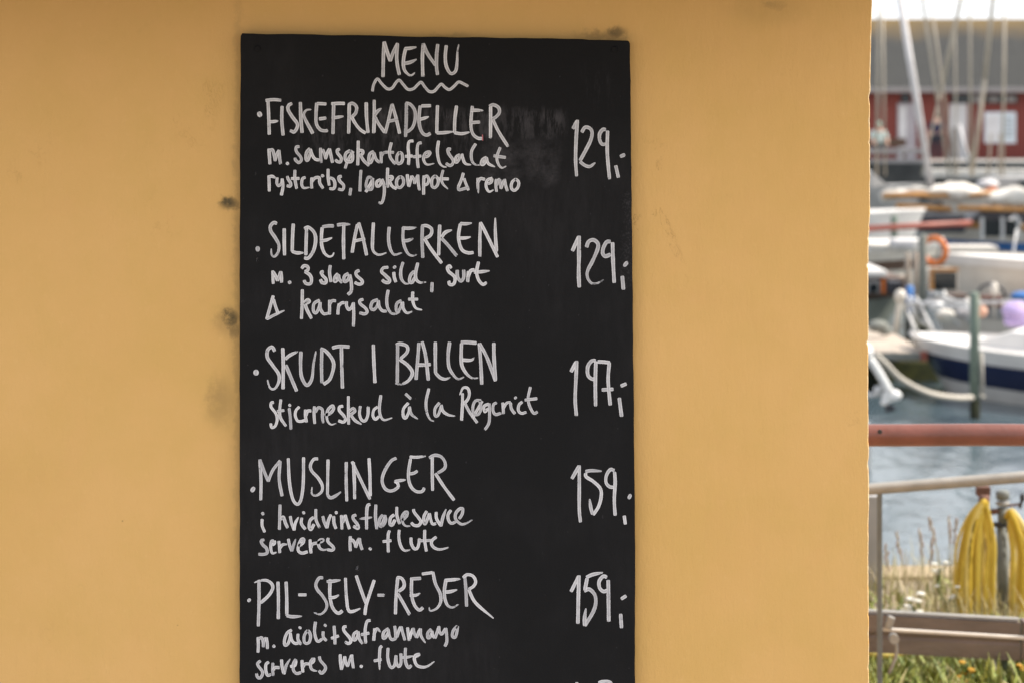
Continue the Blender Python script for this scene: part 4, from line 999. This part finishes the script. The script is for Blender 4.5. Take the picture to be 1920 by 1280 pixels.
# blue-striped motorboat
H = Hull((at(1704, 0, 25.6).x, 25.6, 0), R(-43), 5.2, 2.1, 0.58, 0.62, 0.62, 0.45, 0.55)
mb = boat('motorboat', 'white motorboat with broad navy stripe, bow left of the green pile', 'boat', H, M['white_gel'], M['white_gel'], BG, stripe=(0.20, 0.52, M['navy']), cabin=(0.16, 0.62, 0.62, 0.16, 0, .3), cabm=M['white_gel'])
bpy.context.view_layer.update()
def surf(px, py):
    d = (at(px, py, 10) - Vector((0, 0, EYE))).normalized(); h = scene.ray_cast(bpy.context.evaluated_depsgraph_get(), Vector((0, 0, EYE)) + d * 9, d); return h[1], h[2]
q, nn = surf(1868, 625)
m = MB(); m.tube([q - H.n * .0 + H.d * .075, q - H.d * .075], 0.026, 12); m.build('porthole', M['plastic_dark'], mb)
m = MB()
for (u0, s0_, u1, s1_) in ((.15, .04, .5, .22), (-.15, .04, -.5, .22)):
    a, b = H.on(s0_, u0, H.sheer(s0_)), H.on(s1_, u1 * 1.1, H.sheer(s1_))
    hgt = Vector((0, 0, .34)); m.tube(crom([a, a + hgt * .9 - H.d * .12, (a + b) / 2 + hgt, b + hgt, b], .06), 0.016, 8)
m.build('bow_rail', M['alu'], mb)
# lilac and blue covers on things behind the motorboat's cabin
m = MB(); q = at(1903, 585, 25.2); m.ball(q, (0.13, 0.14, 0.10), 12, 8); 
for v in m.bm.verts: v.co += Vector((noise.noise(v.co * 9), noise.noise(v.co * 9 + Vector((5, 0, 0))), noise.noise(v.co * 7))) * .03
m.box(q + Vector((0.02, 0, -.10)), (.24, .22, .10), None, .03)
m.solo('covered_bundle', M['lilac'], q - Vector((0, 0, .12)), 'lilac covered bundle on the cabin of the motorboat', 'cover')
m = MB(); q = at(1918, 556, 26.5); m.ball(q, (0.14, 0.14, 0.055), 12, 8); m.box(q + Vector((.02, 0, -.05)), (.2, .2, .06), None, .02)
m.solo('folded_canopy', M['blue'], q - Vector((0, 0, .06)), 'bright blue folded canopy behind the lilac bundle', 'cover')

# outboard motor hung on a dinghy stern, mostly behind the wall
YO = 20.0
HD = Hull((at(1500, 0, YO).x - 2.2, YO + .2, 0), R(-3), 2.75, 1.3, 0.42, 0.36, 0.3, 0.3, 0.5)
boat('dinghy', 'small white dinghy with its stern just behind the wall corner', 'boat', HD, M['white_gel'], M['grey_gel'], BG)
om = thing('outboard_motor', 'white outboard motor tilted up over the water beside the wall corner', 'outboard motor', at(1640, 700, YO))
m = MB(); c = at(1617, 660, YO); m.ball(c, (.09, .09, .075), 14, 9); m.build('cowling', M['plastic_white'], om)
k = YO / F
m = MB(); m.tube(crom([at(1630, 672, YO), at(1643, 690, YO), at(1658, 715, YO), at(1668, 735, YO)], .02), 9.5 * k, 12, True, 0.8); m.build('leg', M['plastic_white'], om)
m = MB(); m.ball(at(1672, 741, YO), (19 * k, 9 * k, 12 * k), 14, 9); m.ball(at(1660, 752, YO), (9 * k, 8 * k, 9 * k)); m.build('gearcase', M['plastic_white'], om)
m = MB()
for a in (0, 2.1, 4.2):
    m.ball(at(1667, 764, YO) + Vector((math.cos(a) * 6 * k, -.02, math.sin(a) * 5 * k)), (6 * k, 2 * k, 5 * k), 8, 6)
m.tube([at(1660, 758, YO), at(1676, 768, YO)], 5 * k, 10); m.build('propeller', M['plastic_dark'], om)
m = MB(); m.ball(at(1645, 733, YO), (8 * k, 6 * k, 11 * k)); m.tube([at(1612, 725, YO), at(1632, 742, YO), at(1645, 735, YO), at(1656, 722, YO)], 4.5 * k, 10); m.build('bracket', M['alu'], om)

def spar_bundle(name, label, Y, spars, sail, sailm, cat='furled sail'):
    t = thing(name, label, cat, at(sail[0][0], sail[0][1], Y), 'sails stowed on wooden spars')
    for (a, b, w) in spars:
        m = MB(); m.tube([at(a[0], a[1], Y), at((a[0] + b[0]) / 2, (a[1] + b[1]) / 2, Y), at(b[0], b[1], Y)], [w * 1.25 * Y / F, w * 1.4 * Y / F, w * 1.25 * Y / F], 10); m.build('spar', M['wood'], t)
    m = MB(); path = crom([at(q[0], q[1], Y + .1) for q in sail], .12); rs = crom([Vector((q[2], 0, 0)) for q in sail], .5)
    n = len(path); rad = []
    for i in range(n):
        f = i / (n - 1) * (len(sail) - 1); j = min(int(f), len(sail) - 2); rad.append((sail[j][2] + (sail[j + 1][2] - sail[j][2]) * (f - j)) * Y / F)
    m.tube(path, rad, 14)
    for v in m.bm.verts: v.co += Vector((0, noise.noise(v.co * 3.1), noise.noise(v.co * 4.7 + Vector((3, 3, 3))))) * .09
    m.build('sail', sailm, t)

def rig(t, Y, masts, mm=None):
    for (x0, y0, x1, y1, w) in masts:
        m = MB(); m.tube([at(x0, y0, Y), at((x0 + x1) / 2, (y0 + y1) / 2, Y), at(x1, y1, Y)], w / 2 * Y / F, 8); m.build('mast' if w > 5.5 else 'stay', mm or M['spar_beige'], t)

# cream yacht right, deck about y 490
H = Hull((at(1768, 0, 31).x, 31.2, 0), R(-4), 8.0, 2.6, 1.10, 0.92, 0.5, 0.3, 0.45)
by = boat('yacht', 'cream hulled yacht with white deck, right of the lifebuoy', 'boat', H, M['cream_gel'], M['white_gel'], BG, rubbing=(0.10, M['white_gel']), cabin=(0.10, 0.55, 0.55, 0.16, 0, .2), cabm=M['cream_gel'], windows=((.16, .19), (.22, .26), (.29, .36)))
rig(by, 31, ((1906, 430, 1880, 620, 4),), M['alu'])
# little wheelhouse boat in front of it
H = Hull((at(1740, 0, 29.9).x, 30.0, 0), R(-12), 3.6, 1.6, 0.62, 0.55, 0.4, 0.3, 0.5)
wb = boat('cabin_boat', 'small cream boat with a brown framed dark cabin window, behind the motorboat bow', 'boat', H, M['cream_gel'], M['jetty_wood'], BG, rubbing=(.2, M['grey_gel']))
m = MB(); m.boxp(1746, 506, 1796, 546, 29.7, 0.5, 0.02); ho = m.build('wheelhouse', M['cream_gel'], wb)
m = MB(); m.boxp(1750, 511, 1794, 544, 29.66, 0.035); w_ = m.build('window', M['glass'], wb)
m = MB(); m.boxp(1744, 503, 1798, 509, 29.6, 0.06); m.boxp(1744, 509, 1751, 546, 29.62, 0.05); m.build('window_frame', M['wood'], wb)
m = MB()
for (a, b) in (((1742, 548), (1782, 560)), ((1782, 560), (1834, 588)), ((1740, 560), (1800, 610)), ((1776, 572), (1822, 574)), ((1790, 585), (1826, 606)), ((1770, 545), (1772, 600)), ((1812, 560), (1812, 605))):
    m.tube([at(a[0], a[1], 28.2), at(b[0], b[1], 28.2)], 3.0 * 28 / F, 8)
m.build('rail', M['alu'], wb)
m = MB(); q = at(1756, 575, 28.0); m.ball(q, (.085, .08, .085), 12, 8); m.build('ball_fender', M['plastic_white'], wb)
# gear on the motorboat's deck and the boats behind it
YK = 25.9
m = MB(); q = at(1864, 544, YK); m.ball(q, (.045, .045, .085), 12, 8); m.tube([q, q - Vector((0, 0, .30))], .012, 8)
m.solo('upright_fender', M['cream_gel'], q - Vector((0, 0, .3)), 'cream oval fender standing up right of the green pile top', 'fender')
m = MB(); c = at(1858, 560, YK + .3); m.tube([c + Vector((math.cos(a * math.pi / 12) * .16, 0, math.sin(a * math.pi / 12) * .16)) for a in range(0, 13)], .016, 8)
m.solo('canopy_hoop', M['plastic_dark'], c, 'dark canopy hoop arching behind the cream oval fender', 'hoop')
m = MB(); m.boxp(1848, 561, 1880, 577, YK, .3, .015); m.boxp(1846, 557, 1882, 562, YK - .02, .34, .006); m.solo('deck_crate', M['rust'], at(1864, 577, YK + .1), 'rusty brown crate on the boat right of the green pile', 'crate')
m = MB(); q = at(1842, 585, YK - .2); m.ball(q, (.055, .055, .06), 12, 8); m.ball(q + Vector((0, 0, .06)), (.015, .015, .02), 8, 5); m.solo('buoy', M['peach'], q - Vector((0, 0, .06)), 'small peach buoy close to the right side of the green pile', 'buoy')
m = MB(); m.boxp(1783, 556, 1815, 571, 28.6, .3, .02); m.boxp(1781, 553, 1817, 557, 28.58, .34, .01); m.solo('deck_locker', M['dark_wood'], at(1800, 571, 28.7), 'low dark wooden locker among the rails left of the green pile', 'locker')
for (x, y, rr_, mm_, lb) in ((1772, 592, .075, 'sail', 'cream bundled cloth below the white ball fender'), (1806, 590, .06, 'grey_cloth', 'grey bundled cloth among the rails left of the green pile')):
    m = MB(); q = at(x, y, 27.6); m.ball(q, (rr_ * 1.5, rr_, rr_), 12, 8)
    for v in m.bm.verts: v.co += Vector((0, noise.noise(v.co * 11), noise.noise(v.co * 13 + Vector((4, 0, 0))))) * .03
    m.solo('bundle', M[mm_], q - Vector((0, 0, rr_)), lb, 'bundle')
m = MB(); m.boxp(1776, 462, 1872, 474, 33.0, .5, .03); m.solo('rolled_awning', M['cream_gel'], at(1820, 474, 33.1), 'cream rolled awning lying along the yacht right of the lifebuoy', 'awning')
for (x0, x1, lb) in ((1798, 1830, 'left of the two dark hatches on the cream yacht deck'), (1876, 1916, 'right and longer of the two dark hatches on the cream yacht deck')):
    m = MB(); m.boxp(x0, 477, x1, 486, 32.6, .4, .01); m.solo('deck_hatch', M['glass'], at((x0 + x1) / 2, 486, 32.7), lb, 'hatch')
m = MB(); m.boxp(1632, 458, 1706, 470, 34.2, .6, .03); m.solo('boat_cover', M['sail'], at(1670, 470, 34.4), 'long cream boat cover left of the grey pile, behind the brown cabin', 'cover')
m = MB(); m.boxp(1676, 450, 1716, 466, 33.6, .5, .04); m.solo('cockpit_tent', M['sail_white'], at(1696, 466, 33.8), 'white cockpit tent immediately left of the grey lifebuoy pile', 'tent')
m = MB(); m.boxp(1668, 528, 1694, 553, 30.4, .3, .03); m.solo('engine_box', M['plastic_dark'], at(1681, 553, 30.5), 'black box on the brown cabin boat left of the pale piles', 'box')
m = MB(); q = at(1646, 612, 26.5); m.ball(q, (.12, .10, .07), 12, 8); m.ball(q + Vector((.08, 0, -.05)), (.08, .08, .05), 10, 7); m.solo('rope_heap', M['grey_pile'], q - Vector((0, 0, .1)), 'dark grey heap of rope lying on the timber jetty by the wall', 'rope')
# rails / ladder and blue bucket on jetty
m = MB()
for (a, b) in (((1706, 560), (1728, 612)), ((1716, 556), (1742, 606)), ((1704, 556), (1722, 632)), ((1724, 600), (1748, 618))):
    m.tube([at(a[0], a[1], 27), at(b[0], b[1], 27)], 3.3 * 27 / F, 8)
m.solo('boarding_ladder', M['alu'], at(1720, 630, 27), 'slanting pale metal boarding ladder above the motorboat bow', 'ladder')
m = MB(); c = at(1706, 560, 28); m.tube([at(1706, 588, 28), at(1706, 560, 28), at(1706, 536, 28)], [.03, .045, .04], 12); m.solo('canister', M['blue'], at(1706, 588, 28), 'bright blue upright canister beside the pale wooden piles', 'canister')
m = MB(); c = at(1688, 552, 27.4)
m.tube([at(1690, 548, 27.4), at(1686, 575, 27.4), at(1678, 640, 27.4)], 5 * 27 / F, 10); m.ball(at(1688, 556, 27.4), (.07, .06, .08), 10, 7)
m.solo('windlass', M['cream_gel'], at(1678, 640, 27.4), 'cream deck fitting with a slanting leg, left of the blue canister', 'fitting')
# left wooden cabin boat
H = Hull((at(1712, 0, 31.5).x, 31.6, 0), R(183), 7.0, 2.4, 0.78, 0.68, 0.5, 0.3, 0.45)
lb = boat('wooden_boat', 'brown wooden cabin boat with white roof and orange post, at the far left', 'boat', H, M['algae_grey'], M['jetty_wood'], BG, rubbing=(0.26, M['dark_wood']))
m = MB(); m.boxp(1540, 520, 1693, 556, 31.0, 1.2, .02); m.build('cabin', M['dark_wood'], lb)
m = MB(); m.boxp(1530, 507, 1664, 521, 30.9, 1.5, .03); m.build('roof', M['white_gel'], lb)
m = MB(); m.boxp(1600, 526, 1650, 550, 30.95, .03); wf = m.build('window', M['galv_light'], lb)
m = MB(); m.boxp(1630, 532, 1646, 548, 30.92, .02); m.build('pane', M['glass'], wf)
m = MB(); m.boxp(1653, 522, 1659, 550, 30.94, .05); m.build('post', M['orange'], lb)
# second row, left: white cabin yacht
H = Hull((at(1770, 0, 36).x, 36, 0), R(182), 9.0, 2.8, 1.05, 0.95, 0.6, 0.3, 0.45)
wy = boat('yacht', 'white yacht with long pale cabin under the red-brown spar', 'boat', H, M['cream_gel'], M['white_gel'], BG, stripe=(.22, .34, M['dark_wood']), rubbing=(0.10, M['white_gel']), cabin=(0.20, .8, .6, .26, 0, .1), cabm=M['cream_gel'], windows=((.3, .36), (.4, .46), (.5, .58)))
m = MB(); m.tube([at(1540, 434, 35.5), at(1680, 426, 35.5), at(1822, 419, 35.5)], 6.0 * 35.5 / F, 10)
m.solo('bowsprit', M['red_spar'], at(1680, 430, 35.5), 'red-brown spar crossing in front of the dark green pile', 'spar')
# third row: boats with gaff rig
H = Hull((at(1735, 0, 41).x, 41, 0), R(178), 8.0, 2.6, 1.3, 1.15, 0.6, 0.3, 0.45)
w2 = boat('yacht', 'white yacht with rounded white cabin roof, under the left end of the sail bundle', 'boat', H, M['white_gel'], M['white_gel'], BG, cabin=(.12, .7, .6, .34, 0, .1), cabm=M['white_gel'], windows=((.2, .3), (.36, .46)))
H = Hull((at(1722, 0, 44).x, 44.5, 0), R(-2), 9.0, 3.0, 0.98, 0.9, 0.6, 0.3, 0.45)
g1 = boat('sailing_boat', 'dark cabined wooden sailing boat under the stowed cream sails', 'boat', H, M['cream_gel'], M['jetty_wood'], BG, stripe=(.30, .44, M['blue']), rubbing=(.1, M['wood']), cabin=(.08, .75, .55, .30, 0, .08), cabm=M['plastic_dark'])
m = MB(); m.boxp(1722, 403, 1812, 437, 42.8, .8, .06); m.build('spray_hood', M['plastic_dark'], g1)
rig(g1, 44, ((1676, -70, 1746, 352, 13.0),), M['sail_white'])
m = MB(); m.tube([at(1860, 442, 43), at(1906, 404, 43)], 4.5 * 43 / F, 8); m.build('boom_crutch', M['alu'], g1)
for (a, b) in ((1838, 1876), (1884, 1906)):
    m = MB(); m.boxp(a, 413, b, 444, 42.6, .04); m.build('window', M['glass'], g1)
for x in (1842, 1880, 1910): 
    m = MB(); m.boxp(x - 3, 408, x + 3, 450, 42.5, .05); m.build('post', M['alu'], g1)
spar_bundle('stowed_sail', 'longer cream sail bundle stowed between two varnished spars, left', 43.5, (((1655, 367), (1782, 365), 4.2), ((1680, 386), (1784, 393), 4.6)), ((1652, 372, 8), (1690, 362, 9), (1730, 362, 9), (1770, 362, 13), (1808, 360, 22), (1838, 366, 14), (1850, 372, 8)), M['sail'])
spar_bundle('stowed_sail', 'shorter grey-cream sail heap stowed over the right-hand varnished spar', 43.0, (((1796, 390), (1925, 393), 4.4), ((1818, 366), (1856, 362), 3.4)), ((1842, 372, 8), (1866, 370, 15), (1895, 370, 17), (1925, 374, 14), (1970, 376, 12)), M['sail'])
m = MB(); q = at(1852, 346, 46); m.ball(q, (.22, .2, .10)); m.solo('sail_bag', M['sail_white'], q - Vector((0, 0, .1)), 'small white sail bag on top of the stowed sails', 'bag')
m = MB(); q = at(1858, 357, 45.5); m.tube([q - Vector((.1, 0, 0)), q + Vector((.1, 0, .02))], .04, 8); m.solo('sail_tie', M['orange'], q, 'orange-red tie on the stowed sails beside the white bag', 'tie')
# far row: grey boats and their rigs
H = Hull((at(1735, 0, 60).x, 60, 0), R(181), 9.0, 3.0, 1.2, 1.1, 0.6, 0.3, 0.45)
f1 = boat('yacht', 'grey yacht lying far off, left of the white leaning headsail foot', 'boat', H, M['grey_gel'], M['grey_gel'], BG, cabin=(.1, .7, .6, .4, 0, .1), cabm=M['grey_gel'], windows=((.2, .3), (.4, .5)))
rig(f1, 60, ((1725, -30, 1780, 330, 5.8), (1742, -20, 1790, 330, 4.0), (1648, -20, 1644, 330, 5.0), (1655, 20, 1660, 330, 3.6)))
H = Hull((at(1752, 0, 62).x, 62, 0), R(-2), 10.0, 3.0, 1.1, 1.0, 0.6, 0.3, 0.45)
f2 = boat('yacht', 'pale yacht lying far off below the notice panel', 'boat', H, M['cream_gel'], M['cream_gel'], BG, cabin=(.1, .6, .6, .3, 0, .1), cabm=M['grey_gel'], windows=((.2, .3),))
rig(f2, 62, ((1808, -30, 1764, 170, 7.5), (1764, 170, 1728, 330, 3.2), (1866, -40, 1846, 150, 8.0), (1846, 150, 1822, 330, 8.0), (1818, -30, 1821, 330, 5.0), (1884, -30, 1880, 330, 5.0), (1790, 60, 1794, 330, 3.4), (1858, 250, 1852, 330, 4), (1876, 250, 1872, 330, 4)))
m = MB(); m.tube([at(1798, 235, 66), at(1806, 270, 66), at(1824, 322, 66)], 4 * 66 / F, 8); m.solo('furled_flag', M['sail_white'], at(1824, 322, 66), 'white furled sail leaning in front of the right white door', 'furled sail')
jt2 = thing('floating_jetty', 'long pale floating jetty across the far side of the harbour', 'jetty', (at(1800, 0, 70).x, 70, WATER))
m = MB(); m.boxp(1745, 319, 2600, 333, 70, 1.2); m.build('deck', M['sail'], jt2)
for x in (1762, 1882, 1990):
    m = MB(); q = at(x, 330, 70.5); m.tube([q, (q.x, q.y, WATER - .4)], .09, 8); m.build('post', M['dark_concrete'], jt2)
m = MB(); m.boxp(1560, 279, 1735, 289, 79.5, .5); m.boxp(1560, 299, 1735, 306, 79.3, .5)
m.solo('timber_fender', M['pale_trim'], at(1650, 306, 79.5), 'pale timber fender planks along the far quay, below the seated figure', 'fender')

# ------------------------------------------------------------------ far building
YBD = 90.0
hb = thing('harbour_shed', 'long red timber harbour shed with dark grey roof and white doors', 'building', (at(1780, 0, YBD).x, YBD, 0))
m = MB(); m.box((14, YBD + 3.2, 1.36), (90, 6.4, 2.72)); m.build('wall', M['red_wall'], hb)
ez = at(0, 166, YBD - .5).z; rz = at(0, 36, YBD + 3.5).z
m = MB()
for (y0, z0, y1, z1) in ((YBD - .55, ez, YBD + 3.4, rz), (YBD + 7.2, ez, YBD + 3.4, rz)):
    m.quad([(-32, y0, z0), (60, y0, z0), (60, y1, z1), (-32, y1, z1)])
m.quad([(-32, YBD - .55, ez - .06), (60, YBD - .55, ez - .06), (60, YBD + 7.2, ez - .06), (-32, YBD + 7.2, ez - .06)])
m.build('roof', M['far_roof'], hb)
m = MB(); a = at(0, 163.5, YBD - .6).z; b = at(0, 173.5, YBD - .6).z; m.box((14, YBD - .62, (a + b) / 2), (92, .06, a - b)); m.build('eaves_board', M['pale_trim'], hb)
def fac(name, x0, y0, x1, y1, mm, d=.08, par=None, off=0.0):
    m = MB(); m.boxp(x0, y0, x1, y1, YBD - d - off, d - .004); return m.build(name, mm, par or hb)
d1 = fac('door', 1683, 194, 1717, 303, M['door_grey']); fac('panel', 1686, 199, 1699, 300, M['door_white'], .03, d1, .085)
d2 = fac('door', 1781, 195, 1813, 303, M['door_white']); fac('panel', 1784, 240, 1797, 300, M['pale_trim'], .03, d2, .085)
fac('transom', 1690, 177, 1706, 193, M['glass'])
w1 = fac('window', 1784, 177, 1842, 194, M['glass'], .10); fac('frame', 1826, 179, 1844, 193, M['pale_trim'], .03, w1, .105)
w2_ = fac('window', 1848, 178, 1908, 194, M['glass'], .10); fac('frame', 1855, 181, 1872, 192, M['pale_trim'], .03, w2_, .105); fac('frame', 1888, 181, 1904, 192, M['pale_trim'], .03, w2_, .105)
nb = thing('notice_board', 'pale blue-grey notice panel on two legs in front of the red wall', 'notice board', (at(1875, 0, 88).x, 88, 0))
m = MB(); m.boxp(1846, 211, 1905, 269, 88, .06, .02); pn = m.build('panel', M['notice'], nb)
for i, y in enumerate((222, 230, 238, 246, 254)):
    m = MB(); m.boxp(1886, y, 1898 + (i % 2) * 3, y + 3, 87.985, .012); m.build('printed_line', M['notice_ink'], pn)
m = MB(); m.boxp(1849, 214, 1876, 266, 87.985, .012); m.build('poster', M['door_white'], pn)
for x in (1856, 1878):
    m = MB(); q = at(x, 268, 88.02); m.box((q.x, 88.03, q.z / 2), (.09, .06, q.z)); m.build('leg', M['red_spar'], nb)

# ------------------------------------------------------------------ two people on the far quay
def body(parent, joints, edges, radii, name, mm):
    me = bpy.data.meshes.new(name); base = world_loc(parent)
    me.from_pydata([Vector(j) for j in joints], edges, []); o = bpy.data.objects.new(name, me); col.objects.link(o); o.parent = parent
    sk = o.modifiers.new('skin', 'SKIN'); 
    for v, r in zip(me.skin_vertices[0].data, radii): v.radius = (r, r)
    me.skin_vertices[0].data[0].use_root = True
    o.modifiers.new('sub', 'SUBSURF').levels = 1; o.modifiers['sub'].render_levels = 1
    me.materials.append(mm); return o
def person(label, x, Y, h, top_m, leg_m, hair_m, seated, lean=0.0):
    b = Vector((at(x, 0, Y).x, Y, 0)); t = thing('person', label, 'person', b, 'people on the far quay'); k = h / 1.75
    S = lambda *p: tuple(v * k for v in p)
    if not seated:
        J = [S(0, 0, .92), S(0, 0, 1.18), S(lean, 0, 1.42), S(lean, -.02, 1.53), S(lean, -.03, 1.63), S(lean, -.02, 1.72), S(.10, 0, .88), S(.12, .02, .50), S(.12, .06, .08), S(.13, -.08, .04), S(-.10, 0, .88), S(-.12, -.06, .50), S(-.13, -.02, .08), S(-.14, -.16, .04),
             S(.19 + lean, 0, 1.40), S(.26, .02, 1.12), S(.27, -.06, .88), S(.27, -.09, .80), S(-.19 + lean, 0, 1.40), S(-.27, .02, 1.12), S(-.25, -.08, .88), S(-.25, -.11, .80)]
    else:
        J = [S(0, 0, .50), S(0, .02, .76), S(lean, 0, 1.0), S(lean, -.03, 1.10), S(lean, -.05, 1.20), S(lean, -.04, 1.29), S(.10, -.04, .48), S(.13, -.44, .50), S(.13, -.44, .10), S(.14, -.56, .04), S(-.10, -.04, .48), S(-.13, -.42, .50), S(-.12, -.40, .10), S(-.12, -.52, .04),
             S(.19 + lean, 0, .98), S(.27, -.06, .74), S(.24, -.28, .60), S(.23, -.36, .58), S(-.19 + lean, 0, .98), S(-.26, -.06, .74), S(-.18, -.28, .60), S(-.16, -.36, .58)]
    E = [(0, 1), (1, 2), (2, 3), (3, 4), (4, 5), (0, 6), (6, 7), (7, 8), (8, 9), (0, 10), (10, 11), (11, 12), (12, 13), (2, 14), (14, 15), (15, 16), (16, 17), (2, 18), (18, 19), (19, 20), (20, 21)]
    r = [.13, .14, .13, .055, .085, .07, .09, .065, .045, .04, .09, .065, .045, .04, .065, .048, .036, .032, .065, .048, .036, .032]
    body(t, J, E, [v * k for v in r], 'body', M['skin'])
    # clothes: same skeleton, a little fuller, only the covered parts
    body(t, [J[i] for i in (0, 1, 2, 14, 15, 18, 19)], [(0, 1), (1, 2), (2, 3), (3, 4), (2, 5), (5, 6)], [v * k * 1.18 for v in (.14, .145, .135, .072, .055, .072, .055)], 'shirt', top_m)
    body(t, [J[i] for i in (0, 6, 7, 8, 10, 11, 12)], [(0, 1), (1, 2), (2, 3), (0, 4), (4, 5), (5, 6)], [v * k * 1.15 for v in (.135, .098, .075, .058, .098, .075, .058)], 'trousers', leg_m)
    m = MB(); hd = Vector(J[4]) + b; m.ball(hd + Vector((0, .015, .035)) * k, (.098 * k, .105 * k, .09 * k), 12, 8); m.build('hair', hair_m, t)
    m = MB()
    for s in (-1, 1): m.ball(hd + Vector((s * .035, -.085, .005)) * k, .012 * k, 6, 5)
    m.build('eyes', M['plastic_dark'], t)
    m = MB(); m.ball(hd + Vector((0, -.098, -.02)) * k, (.014 * k, .02 * k, .022 * k), 6, 5); m.build('nose', M['skin'], t)
    return t
person('person in dark navy standing between the two white doors', 1755, 84.0, 1.68, M['navy_cloth'], M['dark_cloth'], M['hair'], False, .03)
person('person seated on a bench in pale mint shirt and green cap, by the wall corner', 1648, 84.0, 1.85, M['mint_cloth'], M['dark_cloth'], M['hat_green'], True, -.02)
bn = thing('bench', 'dark bench on the far quay under the seated person', 'bench', (at(1656, 0, 84.1).x, 84.1, 0))
q = at(1660, 0, 84.1)
m = MB(); m.box((q.x, 84.12, .40), (1.5, .42, .05)); m.build('seat', M['dark_wood'], bn)
m = MB(); m.box((q.x, 84.36, .66), (1.5, .05, .30)); m.build('backrest', M['dark_wood'], bn)
for s in (-.65, .65):
    m = MB(); m.box((q.x + s, 84.12, .187), (.06, .4, .374)); m.build('leg', M['dark_wood'], bn)
